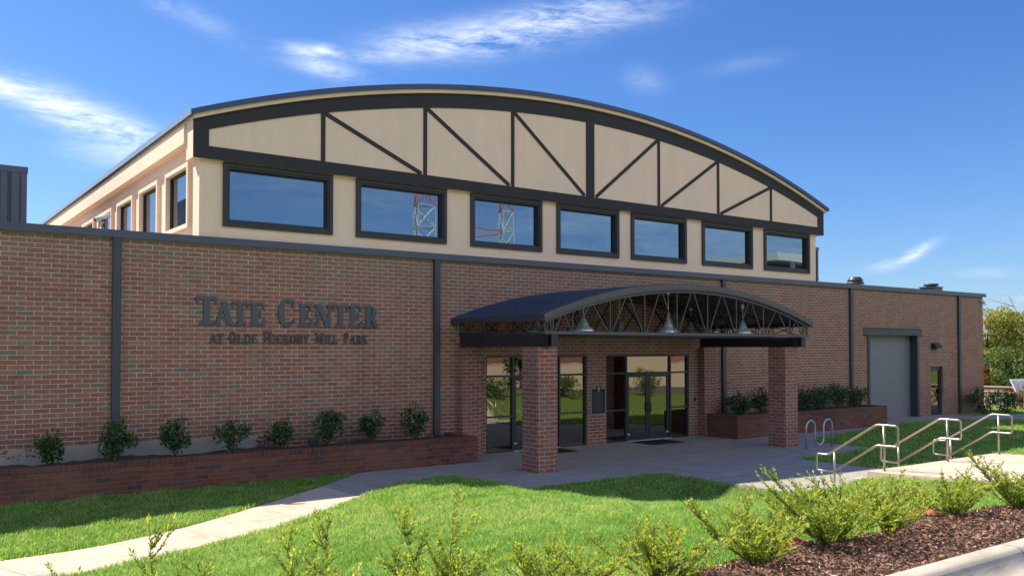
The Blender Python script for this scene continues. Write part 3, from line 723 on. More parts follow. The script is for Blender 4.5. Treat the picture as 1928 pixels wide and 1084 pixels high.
def storefront(x0, x1, cols, dr):
    y = .09; top = 2.77; mm = MB()
    frame_box(mm, x0, x1, 0, top, .055, y - .06, y + .06)
    for c in cols: mm.box(c - .03, c + .03, y - .058, y + .058, .055, top - .055)
    xs = [x0 + .025] + cols + [x1 - .025]
    for i in range(len(xs) - 1):
        a, b = xs[i] + .03, xs[i + 1] - .03; mm.box(a, b, y - .055, y + .055, 2.15, 2.21)
        if not any(abs(a - .03 - d0) < .2 for d0, d1 in dr): mm.box(a, b, y - .055, y + .055, .99, 1.04)
    sf = mm.build('storefront', 'sframe', B)
    for i in range(len(xs) - 1):
        a, b = xs[i] + .03, xs[i + 1] - .03; pane(a, b, 2.21, top - .055, y, sf, tilt=.004 * (-1) ** i)
        if not any(abs(a - .03 - d0) < .2 for d0, d1 in dr): pane(a, b, 1.04, 2.15, y, sf, tilt=.002 * (-1) ** i); pane(a, b, .055, .99, y, sf)
    for d0, d1 in dr:
        md = (d0 + d1) / 2; door(d0 + .032, md - .006, y, 1, B); door(md + .006, d1 - .032, y, -1, B)
        mm = MB(); mm.box(d0, d1, -.02, y + .06, .0, .02); mm.build('threshold', 'alum', B)
storefront(14.02, 17.80, [15.00, 16.74], [(15.00, 16.74)])
storefront(18.59, 22.36, [19.50, 21.50], [(19.50, 21.50)])
# overhead door and its steel surround
m = MB(); m.box(GX0 - .42, GX1 + .42, -.02, -.002, GZ - .01, GZ + .30); m.box(GX0 - .42, GX1 + .42, -.09, -.021, GZ + .272, GZ + .30); m.box(GX0 - .42, GX1 + .42, -.09, -.021, GZ - .01, GZ + .018)
m.box(GX0 - .13, GX0 + .0, -.05, -.003, -.1, GZ - .011); m.box(GX1, GX1 + .13, -.05, -.003, -.1, GZ - .011)
m.box(GX0, GX0 + .012, -.05, .32, -.1, GZ - .011); m.box(GX1 - .012, GX1, -.05, .32, -.1, GZ - .011)
for k in range(6):
    x = GX0 - .3 + k * .85; m.tube([(x, -.021, GZ + .14), (x, -.036, GZ + .14)], .022, 8)
m.build('door_surround', 'metal', B)
m = MB(); k = 7
for i in range(k):
    z0 = i * GZ / k; z1 = (i + 1) * GZ / k - .004; m.box(GX0 + .012, GX1 - .012, .30, .34, z0, z1)
    for j in range(3): m.box(GX0 + .02, GX1 - .02, .296, .30, z0 + .1 + j * .13, z0 + .105 + j * .13)
m.build('garage_door', 'garage', B)
m = MB(); frame_box(m, DX0, DX1, 0, DZ, .06, .08, .22); m.box(DX0 + .06, DX0 + .16, .10, .16, .06, DZ - .06); m.box(DX1 - .16, DX1 - .06, .10, .16, .06, DZ - .06); m.box(DX0 + .16, DX1 - .16, .10, .16, DZ - .2, DZ - .06); m.box(DX0 + .16, DX1 - .16, .10, .16, .06, .28)
d = m.build('door', 'sframe', B); pane(DX0 + .16, DX1 - .16, .28, DZ - .2, .13, d)
m = MB(); m.box(DX1 - .20, DX1 - .17, .03, .10, .95, 1.15); m.build('handle', 'sframe', d)

# ------------------------------------------------------------------ entrance canopy
K = thing('entrance_canopy', 'arched navy metal canopy on brick columns with exposed dark trusses over the entrance', 'canopy')
KC = 18.1
def kz(x): return 4.71 - (15.4 - sqrt(15.4 ** 2 - (x - KC) ** 2))
KX0, KX1, KY = 12.86, 23.36, -4.15
def kstrip(f0, f1, y0, y1, n=40): return strip(f0, f1, KX0, KX1, y0, y1, n)
m = kstrip(lambda x: kz(x) - .05, lambda x: kz(x) - .012, KY + .002, -.002)
r = m.build('canopy_roof', 'roofm', K)
m = MB()
for i in range(10):
    y = KY + .06 + i * .44; q = kstrip(lambda x: kz(x) - .0119, lambda x: kz(x) + .038, y, y + .03)
    base = len(m.v); m.v += q.v; m.f += [tuple(a + base for a in f) for f in q.f]; m.sm += q.sm
m.build('standing_seam', 'roofm', r)
kstrip(lambda x: kz(x) - .135, lambda x: kz(x) + .02, KY - .035, KY).build('fascia', 'fascia', K)
kstrip(lambda x: kz(x) - .160, lambda x: kz(x) - .136, KY - .012, KY + .03).build('fascia_trim', 'metal', K)
m = MB(); m.box(KX0 - .02, KX0 - .001, KY - .03, -.002, kz(KX0) - .14, kz(KX0) + .012); m.build('eave_trim', 'metal', K)
m = MB(); m.box(KX1 + .001, KX1 + .02, KY - .03, -.002, kz(KX1) - .14, kz(KX1) + .012); m.build('eave_trim', 'metal', K)
NX = [12.96, 13.21, 13.83, 15.07, 16.28, 17.49, 18.71, 19.92, 21.13, 22.37, 22.99, 23.24]
for ty in (-4.06, -2.8, -1.55, -.32):
    tm = 'trusslit' if ty < -4 else 'trussshade'; tw = .026 if ty < -4 else .018
    m = MB(); m.box(NX[0] - .03, NX[-1] + .03, ty - .045, ty - .008, 3.335, 3.40); m.box(NX[0] - .03, NX[-1] + .03, ty + .008, ty + .045, 3.335, 3.40)
    m.box(NX[0] - .03, NX[-1] + .03, ty - .05, ty + .05, 3.325, 3.335)
    ft = lambda x: kz(x) - .165
    q = strip(lambda x: ft(x) - .055, ft, NX[0], NX[-1], ty - .045, ty + .045, 30)
    base = len(m.v); m.v += q.v; m.f += [tuple(a + base for a in f) for f in q.f]; m.sm += q.sm
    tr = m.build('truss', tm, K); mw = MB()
    for i, x in enumerate(NX):
        mw.bar((x, ty, 3.38), (x, ty, ft(x) - .03), tw, tw)
        if i < len(NX) - 1:
            xm = (x + NX[i + 1]) / 2; g_ = .05 if i not in (0, 9, 10) else .02
            mw.bar((x + .05, ty, 3.38), (xm - g_, ty, ft(xm) - .03), .9 * tw, .9 * tw); mw.bar((NX[i + 1] - .05, ty, 3.38), (xm + g_, ty, ft(xm) - .03), .9 * tw, .9 * tw)
    mw.build('truss_web', tm, tr)
TY = (-4.06, -2.8, -1.55, -.32)
for x in (13.4, 16.28, 19.92, 22.8):
    for i in (0, 1, 2):
        m = MB(); zt = kz(x) - .3
        m.bar((x, TY[i], 3.37), (x + .4, TY[i + 1], zt), .05, .012); m.bar((x, TY[i], zt), (x + .4, TY[i + 1], 3.42), .05, .012)
        m.build('cross_brace', 'beam', K)
m = MB(); m.tube([(13.2, -3.95, 3.29), (22.6, -3.95, 3.29)], .022, 8); m.build('conduit', 'metal', K)
for bx in (13.08, 22.73):
    m = MB(); m.box(bx - .10, bx + .10, -4.30, -.255, 3.025, 3.05); m.box(bx - .10, bx + .10, -4.30, -.255, 3.295, 3.32); m.box(bx - .012, bx + .012, -4.28, -.255, 3.05, 3.295)
    m.box(bx - .095, bx - .07, -4.16, -.255, 3.051, 3.294)
    for yy in (-4.29, -4.0): m.box(bx - .10, bx + .10, yy, yy + .016, 3.051, 3.294)
    m.build('beam', 'beam', K)
for cx in (12.78, 22.2):
    m = MB(); m.box(cx, cx + .60, -4.02, -3.40, -.1, 3.024); m.build('brick_column', 'brick_col', K, uvoff=(.07, 0))

def copytree(o, loc, label=None):
    def rec(s, par):
        c = s.copy(); C.objects.link(c)
        if par: c.parent = par
        for ch in [q for q in bpy.data.objects if q.parent == s]: rec(ch, c)
        return c
    c = rec(o, None); c.location = loc
    if label: c['label'] = label
    return c
# pendant lamps
def lamp():
    t = thing('pendant_lamp', 'x', 'lamp', group='pendant lamps under the canopy')
    m = MB(); m.lathe([(.02, .42), (.045, .41), (.047, .35), (.075, .335), (.078, .29), (.105, .275), (.108, .235), (.13, .22), (.135, .185), (.19, .12), (.285, .05), (.295, .0), (.28, .0), (.19, .075), (.05, .2)], (0, 0, 0), 28)
    m.build('lamp_shade', 'alum', t)
    m = MB(); m.lathe([(.0, .02), (.03, .03), (.045, .07), (.03, .14)], (0, 0, 0), 16); m.build('bulb', 'white', t)
    m = MB(); m.tube([(0, 0, .38), (0, 0, 1.0)], .013, 8); m.build('stem', 'white', t)
    m = MB(); m.lathe([(.0, .15), (.055, .15), (.055, .02), (.0, .0)], (0, 0, .95), 14); m.build('junction_box', 'white', t)
    return t
L0 = lamp(); first = True
lampz = 3.42
names = {(14.90, -3.2): 'silver barn pendant lamp at the front of the canopy near the left brick column',
         (18.05, -3.2): 'silver barn pendant lamp at the front of the canopy under the middle of the arch',
         (21.25, -3.2): 'silver barn pendant lamp at the front of the canopy near the right brick column',
         (14.92, -1.15): 'silver barn pendant lamp at the back of the canopy, half hidden by the left beam',
         (18.10, -1.15): 'silver barn pendant lamp at the back of the canopy, left of the middle front lamp',
         (21.20, -1.15): 'silver barn pendant lamp at the back of the canopy, right of the middle front lamp'}
for (x, y), lb in names.items():
    o = L0 if first else copytree(L0, (0, 0, 0)); first = False
    o.location = (x, y, lampz); o['label'] = lb
    top = kz(x) - .06 - lampz
    for ch in [q for q in bpy.data.objects if q.parent == o]:
        if ch.name.startswith('stem'): ch.scale = (1, 1, (top - .1 - .0) / 1.0)
        if ch.name.startswith('junction_box'): ch.location = (0, 0, top - 1.10)
    for ch in [q for q in bpy.data.objects if q.parent == o and q.name.startswith('stem')]:
        ch.location = (0, 0, .38 - .38 * ch.scale[2])

# ------------------------------------------------------------------ lettering
SER = .11
def L_poly(ch, w, st):
    """slab-serif capital in a box w wide and 1 high, st = thick stem; returns list of polygons"""
    th = st * .55; sf = .085; P = []
    def R(x0, x1, y0, y1): P.append([(x0, y0), (x1, y0), (x1, y1), (x0, y1)])
    def serif(xc, y, hw):
        R(xc - hw, xc + hw, 0 if y == 0 else 1 - sf, sf if y == 0 else 1)
    def arcs(cx, cy, rx, ry, tx, ty, a0, a1, n=14):
        for i in range(n):
            a = a0 + (a1 - a0) * i / n; b = a0 + (a1 - a0) * (i + 1) / n
            P.append([(cx + (rx - tx) * cos(a), cy + (ry - ty) * sin(a)), (cx + rx * cos(a), cy + ry * sin(a)), (cx + rx * cos(b), cy + ry * sin(b)), (cx + (rx - tx) * cos(b), cy + (ry - ty) * sin(b))])
    def diag(x0, y0, x1, y1, t): P.append([(x0 - t / 2, y0), (x0 + t / 2, y0), (x1 + t / 2, y1), (x1 - t / 2, y1)])
    s = st
    if ch == 'T':
        R(w / 2 - s / 2, w / 2 + s / 2, 0, 1); serif(w / 2, 0, s * 1.1); R(0, w, 1 - sf * 1.2, 1)
        P.append([(0, 1), (0, .74), (sf * .6, .74), (sf * 1.4, 1)]); P.append([(w, 1), (w - sf * 1.4, 1), (w - sf * .6, .74), (w, .74)])
    elif ch == 'A':
        diag(w * .12, 0, w * .5, 1, th); diag(w * .82, 0, w * .48, 1, s); R(w * .25, w * .72, .30, .37); serif(w * .14, 0, w * .17); serif(w * .83, 0, w * .19)
    elif ch == 'E':
        R(s * .35, s * 1.35, 0, 1); R(0, w * .95, 0, sf); R(0, w * .9, 1 - sf, 1); R(s, w * .68, .48, .48 + sf)
        P.append([(w * .95, 0), (w, .30), (w * .9, .30), (w * .75, sf), (w * .75, 0)]); P.append([(w * .92, 1), (w * .92, .73), (w * .84, .73), (w * .7, 1)]); R(w * .62, w * .70, .38, .66)
    elif ch == 'C':
        arcs(w * .52, .5, w * .5, .52, s, .09, radians(50), radians(310), 26)
        R(w * .80, w * .90, .68, .98); P.append([(w * .80, .24), (w * .93, .28), (w * .93, .20), (w * .80, .08)])
    elif ch == 'O': arcs(w * .5, .5, w * .5, .52, s, .09, 0, 2 * pi, 32)
    elif ch == 'N':
        R(w * .12, w * .12 + th, 0, 1); R(w * .82, w * .82 + th, 0, 1); diag(w * .12 + s * .5, 1, w * .86, 0, s * 1.1); serif(w * .15, 0, w * .15); serif(w * .86, 1, w * .15); R(0, w * .2, 1 - sf, 1)
    elif ch in 'RP':
        R(w * .12, w * .12 + s, 0, 1); R(0, w * .5, 1 - sf, 1); serif(w * .12 + s / 2, 0, s)
        arcs(w * .45, .74, w * .40, .26, s, .085, -pi / 2, pi / 2, 12); R(w * .12 + s, w * .46, .48, .56)
        if ch == 'R': diag(w * .50, .5, w * .86, 0, s); R(w * .72, w * 1.02, 0, sf)
    elif ch == 'L':
        R(s * .35, s * 1.35, 0, 1); R(0, w, 0, sf); serif(s * .85, 1, s); P.append([(w * .9, 0), (w, .30), (w * .88, .30), (w * .7, 0)])
    elif ch == 'D':
        R(w * .12, w * .12 + s, 0, 1); R(0, w * .5, 0, sf); R(0, w * .5, 1 - sf, 1); arcs(w * .46, .5, w * .5, .5, s, .09, -pi / 2, pi / 2, 16)
    elif ch == 'H':
        R(w * .12, w * .12 + s, 0, 1); R(w * .88 - s, w * .88, 0, 1); R(w * .12 + s, w * .88 - s, .47, .47 + sf)
        for xc in (w * .12 + s / 2, w * .88 - s / 2): serif(xc, 0, s * .95); serif(xc, 1, s * .95)
    elif ch == 'I': R(w / 2 - s / 2, w / 2 + s / 2, 0, 1); serif(w / 2, 0, w / 2); serif(w / 2, 1, w / 2)
    elif ch == 'K':
        R(w * .12, w * .12 + s, 0, 1); serif(w * .12 + s / 2, 0, s); serif(w * .12 + s / 2, 1, s); diag(w * .3, .42, w * .82, 1, th); diag(w * .45, .6, w * .85, 0, s); R(w * .7, w, 0, sf); R(w * .66, w * .98, 1 - sf, 1)
    elif ch == 'Y':
        R(w / 2 - s / 2, w / 2 + s / 2, 0, .5); serif(w / 2, 0, s); diag(w * .5, .42, w * .15, 1, s); diag(w * .52, .42, w * .85, 1, th); serif(w * .17, 1, w * .18); serif(w * .84, 1, w * .17)
    elif ch == 'M':
        R(w * .12, w * .12 + th, 0, 1); R(w * .86 - s, w * .86, 0, 1); diag(w * .15, 1, w * .48, .12, s); diag(w * .78, 1, w * .48, .12, th); serif(w * .15, 0, w * .13); serif(w * .80, 0, w * .16); R(0, w * .2, 1 - sf, 1); R(w * .76, w, 1 - sf, 1)
    return P
def lettering(parent, items, zb, mat, thick, st):
    for ch, x0, x1, h in items:
        m = MB(); w = (x1 - x0) / h
        for k, poly in enumerate(L_poly(ch, w, st)):
            d = k * .0004; P2 = [(x0 + p[0] * h, zb + p[1] * h) for p in poly]
            ar = sum(P2[i][0] * P2[(i + 1) % len(P2)][1] - P2[(i + 1) % len(P2)][0] * P2[i][1] for i in range(len(P2)))
            if ar < 0: P2 = P2[::-1]
            m.prism(P2, -.025 - thick - d, -.025 + d)
        m.build('letter', mat, parent)
s1 = thing('wall_sign', 'large blue grey serif lettering reading Tate Center on the brick wall', 'sign')
big, sm_ = .66, .555
lettering(s1, [('T', 5.93, 6.42, big), ('A', 6.36, 6.80, sm_), ('T', 6.77, 7.16, sm_), ('E', 7.20, 7.57, sm_), ('C', 7.88, 8.34, big),
               ('E', 8.41, 8.77, sm_), ('N', 8.82, 9.27, sm_), ('T', 9.32, 9.74, sm_), ('E', 9.76, 10.14, sm_), ('R', 10.20, 10.60, sm_)], 3.52, 'lettermetal', .025, .225)
s2 = thing('wall_sign', 'smaller dark lettering reading at Olde Hickory Mill Park below the large letters', 'sign')
u = .215; U = .265
lettering(s2, [('A', 6.25, 6.43, u), ('T', 6.42, 6.58, u), ('O', 6.70, 6.88, U), ('L', 6.91, 7.04, u), ('D', 7.06, 7.23, u), ('E', 7.25, 7.39, u),
               ('H', 7.52, 7.74, U), ('I', 7.755, 7.84, u), ('C', 7.86, 8.00, u), ('K', 8.02, 8.19, u), ('O', 8.20, 8.36, u), ('R', 8.37, 8.54, u), ('Y', 8.54, 8.70, u),
               ('M', 8.84, 9.09, U), ('I', 9.105, 9.185, u), ('L', 9.20, 9.32, u), ('L', 9.335, 9.46, u),
               ('P', 9.62, 9.79, U), ('A', 9.79, 9.96, u), ('R', 9.97, 10.13, u), ('K', 10.13, 10.30, u)], 3.105, 'letterdark', .015, .18)
# plaque
pq = thing('plaque', 'dark historical plaque with pale edging and crest on the brick between the doors', 'plaque', (18.25, -.002, 1.375))
m = MB(); m.prism([(-.30, -.45), (.30, -.45), (.30, .38), (.13, .38), (.13, .47), (-.13, .47), (-.13, .38), (-.30, .38)], -.02, 0); m.build('plaque_edge', 'plaqueedge', pq)
m = MB(); m.prism([(-.275, -.425), (.275, -.425), (.275, .355), (.105, .355), (.105, .445), (-.105, .445), (-.105, .355), (-.275, .355)], -.028, -.0205); m.build('plaque_face', 'bronze', pq)
m = MB(); m.lathe([(.0, .0), (.02, .0), (.05, .02)], (0, 0, 0), 4) if False else m.box(-.045, -.01, -.034, -.0285, .30, .42); m.box(.01, .045, -.034, -.0285, .30, .42); m.box(-.06, .06, -.036, -.0285, .345, .375); m.box(-.03, .03, -.0375, -.0285, .26, .30)
m.build('crest', 'plaqueedge', pq)
m = MB(); rr = random.Random(4)
for i in range(17):
    z = .235 - i * .036; w = rr.uniform(.15, .235); x = -w
    while x < w - .03:
        q = rr.uniform(.02, .06); m.box(x, min(x + q, w), -.031, -.0285, z, z + .012); x += q + .012
m.build('inscription', plain('dull_inscription', (.10, .105, .10), .5), pq)

# ------------------------------------------------------------------ fixtures on the building
def wallpack():
    t = thing('wall_light', 'black box wall light above the small glazed door', 'wall light', (38.15, 0, 3.08))
    m = MB(); m.prism([(-.002, -.12), (-.002, .14), (-.12, .14), (-.26, -.02), (-.26, -.12)], -.24, .24, 'x'); m.build('housing', 'black', t, bevel=.01, merge=True)
    m = MB(); m.box(-.2, .2, -.24, -.04, -.125, -.121); m.build('lens', 'plaqueedge', t)
wallpack()
def camera_fix(name, label, loc, rz, post):
    t = thing(name, label, 'camera', loc, rz=rz)
    m = MB()
    if post: m.tube([(0, 0, 0), (0, 0, .12), (.04, 0, .16)], .025, 8); m.lathe([(.05, 0), (.05, .02), (.02, .03)], (0, 0, 0), 12)
    else: m.tube([(0, .12, -.05), (0, .0, -.05), (0, 0, 0)], .022, 8)
    m.build('bracket', 'galv', t)
    m = MB(); b = .18 if post else .02
    m.tube([(-.12, .02, b + .02), (.16, -.05, b + .13)], [.055, .048], 12); m.build('camera_body', 'white', t)
    m = MB(); m.tube([(-.145, .026, b + .01), (-.12, .02, b + .02)], .042, 12); m.build('lens', 'black', t)
camera_fix('security_camera', 'white security camera on the brick parapet in front of the side windows', (3.92, -.02, 5.57), 0, True)
camera_fix('security_camera', 'white security camera high on the right end of the brick wall', (42.45, -.12, 5.1), radians(200), False)
def box_thing(name, label, cat, x0, x1, y0, y1, z0, z1, mat):
    t = thing(name, label, cat, ((x0 + x1) / 2, y1, (z0 + z1) / 2)); w = (x1 - x0) / 2; h = (z1 - z0) / 2
    m = MB(); m.box(-w, w, y0 - y1, -.002, -h, h); m.build('cover', mat, t, bevel=.004)
    m = MB(); m.box(-w * .5, w * .5, y0 - y1 - .006, y0 - y1 - .0005, -h * .6, h * .6); m.build('face_plate', 'black', t)
box_thing('outlet_box', 'small grey outlet box low on the right brick pier', 'outlet', 23.12, 23.22, -.31, -.25, .60, .74, 'silver')
box_thing('card_reader', 'small black card reader on the brick right of the doors', 'card reader', 22.58, 22.66, -.04, 0, 1.20, 1.32, 'black')
def vent_round():
    t = thing('roof_vent', 'round mushroom roof vent on the parapet right of the clerestory', 'vent', (34.5, 1.5, 5.3))
    m = MB(); m.lathe([(.22, 0), (.22, .46), (.27, .46)], (0, 0, 0), 20); m.build('vent_pipe', 'metal', t)
    m = MB(); m.lathe([(.27, .46), (.36, .46), (.37, .52), (.34, .56), (.28, .57), (.28, .60), (.34, .61), (.32, .67), (.26, .69), (.26, .75), (.24, .77), (0, .78)], (0, 0, 0), 24); m.build('vent_cap', 'metal', t)
    t = thing('roof_vent', 'square roof vent with a round cap near the right end of the roof', 'vent', (40.75, 1.5, 5.3))
    m = MB(); m.box(-.36, .36, -.36, .36, 0, .56); m.box(-.40, .40, -.40, .40, .561, .60); m.build('vent_box', 'metal', t)
    m = MB(); m.lathe([(.22, .60), (.22, .65), (.33, .65), (.34, .72), (.30, .75), (0, .77)], (0, 0, 0), 24); m.build('vent_cap', 'metal', t)
vent_round()
def screen(label, x0, x1, y0, y1, z1):
    t = thing('rooftop_screen', label, 'equipment screen', (x0, y0, 5.3)); w = x1 - x0; d = y1 - y0; h = z1 - 5.3
    m = MB(); m.box(0, w, 0, d, 0, h - .18); m.build('screen_wall', 'coping', t)
    m = MB(); m.box(-.02, w + .02, -.02, d + .02, h - .179, h); m.build('cap', 'coping', t)
    m = MB(); x = w
    m.box(w - .18, w - .16, -.03, -.001, 0, h - .18); m.box(.0, w, -.03, -.001, 1.0, 1.03)
    x = w - .16
    while x > .3: x -= .27; m.box(x, x + .03, -.035, -.001, 0, h - .18); m.box(x - .05, x - .035, -.03, -.001, 0, h - .18)
    m.build('ribs', 'beam', t)
screen('dark ribbed metal equipment screen on the roof left of the clerestory', -6, 3.45, 8, 13, 8.2)
screen('dark metal equipment screen just showing behind the right end of the clerestory', 31.0, 36.9, 5, 10, 7.86)

# ------------------------------------------------------------------ planters, mats, rack, handrails
def planter(label, x0, x1, y0, h):
    t = thing('brick_planter', label, 'planter', (x0, 0, 0)); w = x1 - x0
    m = MB(); m.box(0, w, y0, y0 + .2, -.15, h - .115); m.box(w - .2, w, y0 + .2, -.002, -.15, h - .115); m.box(0, .2, y0 + .2, -.002, -.15, h - .115)
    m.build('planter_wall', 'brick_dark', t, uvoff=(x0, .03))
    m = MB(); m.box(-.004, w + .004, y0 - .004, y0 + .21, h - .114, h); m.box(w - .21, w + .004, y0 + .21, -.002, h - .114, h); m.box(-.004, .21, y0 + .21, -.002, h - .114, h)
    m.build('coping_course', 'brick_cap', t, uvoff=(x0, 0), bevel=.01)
    rng = np.random.default_rng(3); nx, ny = int(w / .15), 9
    X, Y = np.meshgrid(np.linspace(.21, w - .21, nx), np.linspace(y0 + .215, -.01, ny)); Z = h - .07 + rng.normal(0, .012, X.shape) + .03 * np.sin(X * 2.2)
    i = (np.arange(nx - 1)[None, :] + nx * np.arange(ny - 1)[:, None]).ravel()
    npmesh('soil', np.c_[X.ravel(), Y.ravel(), Z.ravel()], np.c_[i, i + 1, i + 1 + nx, i + nx], 'mulchbase', t)
planter('long low red brick planter along the left wall under the lettering', -13.5, 12.84, -1.34, .67)
planter('red brick planter between the entrance and the garage door', 22.97, 31.75, -1.57, .76)
def doormat(x0, x1, y0, y1, label):
    t = thing('doormat', label, 'doormat', ((x0 + x1) / 2, (y0 + y1) / 2, .002)); w, d = (x1 - x0) / 2, (y1 - y0) / 2
    m = MB(); m.box(-w, w, -d, d, .002, .010); m.build('mat_edge', 'black', t)
    m = MB()
    for k in range(int(2 * w / .05)): m.box(-w + .04 + k * .05, -w + .075 + k * .05, -d + .04, d - .04, .0102, .016)
    m.build('mat_pile', 'mat', t)
doormat(15.1, 16.5, -1.08, -.14, 'black doormat before the left pair of doors')
doormat(19.45, 20.85, -1.2, -.14, 'black doormat before the right pair of doors')
def fil(pts, r=.06, n=5):
    """round the corners of a polyline"""
    P = [Vector(p) for p in pts]; out = [P[0]]
    for i in range(1, len(P) - 1):
        a, b, c = P[i - 1], P[i], P[i + 1]; u1 = (a - b); u2 = (c - b); q = min(r, u1.length * .45, u2.length * .45)
        p0 = b + u1.normalized() * q; p1 = b + u2.normalized() * q
        for k in range(n + 1): t = k / n; out.append(p0 * (1 - t) ** 2 + b * 2 * t * (1 - t) + p1 * t * t)
    out.append(P[-1]); return out
def rack():
    t = thing('bike_rack', 'wavy galvanised tube bike rack beside the right brick column', 'bike rack', (22.36, -4.62, 0))
    pts = []; H = .83; r = .215
    def half(xc, top):
        for k in range(13):
            a = pi - pi * k / 12; z = (H - r) + r * sin(a) if top else (.30) - r * sin(a); pts.append((xc + r * cos(a), 0, z))
    pts.append((0, 0, 0)); half(r, True); half(3 * r, False); half(5 * r, True); pts.append((6 * r, 0, 0))
    m = MB(); m.tube(pts, .030, 12); m.build('rack_tube', 'galv', t)
    for x in (0, 6 * r):
        m = MB(); m.box(x - .08, x + .08, -.08, .08, .001, .012); [m.tube([(x + a, b, .012), (x + a, b, .025)], .01, 6) for a in (-.055, .055) for b in (-.055, .055)]; m.build('foot_plate', 'galv', t)
rack()
def handrail(x, label):
    t = thing('handrail', label, 'handrail', (x, -10.7, 0), group='handrails on the entrance steps'); y = lambda v: v + 10.7
    top = [(0, y(-9.57), .385), (0, y(-9.14), .385), (0, y(-9.14), .73), (0, y(-9.42), .73), (0, y(-10.54), 1.445), (0, y(-11.0), 1.445), (0, y(-11.0), 1.03), (0, y(-10.54), 1.03), (0, y(-9.57), .40)]
    rad = .022
    m = MB(); m.tube(fil(top, .07), rad, 10); m.build('rail', 'stainless', t)
    for yy, z0, z1 in ((-9.57, -.02, .80), (-10.70, .5, 1.43)):
        m = MB(); m.tube([(0, y(yy), z0), (0, y(yy), z1)], rad, 10); m.lathe([(.045, z0 + .02), (.045, z0 + .035), (.024, z0 + .04)], (0, y(yy), 0), 12); m.build('post', 'stainless', t)
handrail(16.40, 'satin steel stair handrail on the left edge of the entrance steps')
handrail(18.85, 'satin steel handrail in the middle of the entrance steps')
handrail(21.15, 'satin steel stair handrail on the far right edge of the entrance steps')
def uplight(x, y, z, rz, label):
    t = thing('flood_light', label, 'flood light', (x, y, z), rz=rz)
    m = MB(); m.tube([(0, 0, -.06), (0, 0, .07)], .018, 8); m.build('stake', 'black', t)
    m = MB(); m.prism([(-.02, .05), (.10, .12), (.04, .26), (-.08, .20)], -.12, .12, 'x'); m.build('lamp_housing', 'metal', t, bevel=.008, merge=True)
uplight(8.4, -1.02, .63, 0, 'small dark flood light on the left planter edge among the shrubs')
uplight(27.4, -1.2, .72, 0, 'small dark flood light in the planter right of the brick column')

# ------------------------------------------------------------------ plants
def bushy(name, label, cat, loc, hgt, wid, seed, n=1500, leaf=.055, lw=.03, mat='holly', group=None, lumps=16, base=.12, dense=.8, dark=0.0):
    """upright shrub: a few stems that fork, leaves clustered round the twig ends"""
    rng = np.random.default_rng(seed); rr = random.Random(seed)
    t = thing(name, label, cat, loc, group); m = MB(); ends = []
    for k in range(5):
        a = rr.uniform(0, 2 * pi); r = wid * .5 * rr.uniform(.15, .6); z = hgt * rr.uniform(.45, .8)
        p0 = Vector((rr.uniform(-.03, .03), rr.uniform(-.03, .03), -.03)); p1 = Vector((r * cos(a) * .4, r * sin(a) * .4, z * .45)); p2 = Vector((r * cos(a), r * sin(a), z))
        m.tube([p0, p1, p2], [.012, .009, .005], 5); ends += [p1, p2]
        for q in range(3):
            b = a + rr.uniform(-1.2, 1.2); e = p1.lerp(p2, rr.random()) ; f = e + Vector((cos(b), sin(b), rr.uniform(.2, 1))) * wid * .22; m.tube([e, f], [.005, .003], 4); ends.append(f)
    m.build('stems', 'twig', t)
    cs = []
    for k in range(lumps):
        a = rr.uniform(0, 2 * pi); z = base * hgt + (1 - base) * hgt * rr.random() ** .85; env = sin(pi * min(max((z / hgt) * .80 + .16, 0), 1)) ** .6
        r = wid * .5 * env * rr.uniform(.35, 1.0); cs.append((r * cos(a), r * sin(a), min(z, hgt * .93), wid * rr.uniform(.10, .19)))
    cs += [(e.x, e.y, e.z, wid * .13) for e in ends]
    cs = np.array(cs); i = rng.integers(0, len(cs), n); d = rng.normal(size=(n, 3)); d /= np.linalg.norm(d, axis=1, keepdims=True)
    rad = rng.uniform(.25, 1, n) ** .5; P = cs[i, :3] + d * (cs[i, 3] * rad)[:, None]; P[:, 2] = np.clip(P[:, 2], .01, None)
    dd = d + np.array([0, 0, .35]) + rng.normal(0, .35, (n, 3))
    V, F = leaves_np(P, dd, leaf, lw, rng); tone = np.clip(rng.beta(2, 3.2, n) * .8 + .25 * rng.random(len(cs))[i] - dark, 0, 1)
    npmesh('foliage', V, F, mat, t, tone); return t
hs = [(2.82, .70, .60, 'leftmost'), (4.12, .80, .66, 'second'), (5.32, .82, .62, 'third'), (6.56, .66, .66, 'fourth'), (7.66, .66, .66, 'fifth'), (8.86, .80, .72, 'sixth'), (10.10, .86, .70, 'seventh'), (11.28, .94, .66, 'eighth')]
desc = {0: 'dark glossy shrub nearest the left edge, on bare patch of peeling render', 1: 'dark glossy shrub growing over the foot of the leftmost steel pilaster', 2: 'dark tall narrow shrub just right of the leftmost steel pilaster',
        3: 'dark glossy shrub under the letters at the start of the sign, fourth from the left', 4: 'dark glossy shrub left of the small flood light, fifth from the left', 5: 'dark glossy shrub directly behind the small flood light in the left planter',
        6: 'dark bushy shrub under the last letters of the sign, seventh from the left', 7: 'tallest dark shrub, beside the second steel pilaster at the planter end'}
for i, (x, h, w, nm) in enumerate(hs):
    bushy('planter_shrub', desc[i], 'shrub', (x, -.72, .60), h + .02, w * (1.12, 1.2, 1.0, 1.15, 1.05, 1.1, 1.0, 1.05)[i], 110 + i, n=(900, 1250, 1100, 850, 900, 1200, 950, 1050)[i], leaf=.075, lw=.042, group='shrubs in the left planter', lumps=(11, 15, 13, 9, 12, 14, 12, 13)[i], base=(.10, .05, .18, .34, .32, .28, .26, .22)[i])
rs = [(24.0, .72, .9), (25.1, .82, .9), (27.5, .85, 1.15), (28.6, .80, 1.15), (29.7, .86, 1.1), (30.8, .70, .95)]
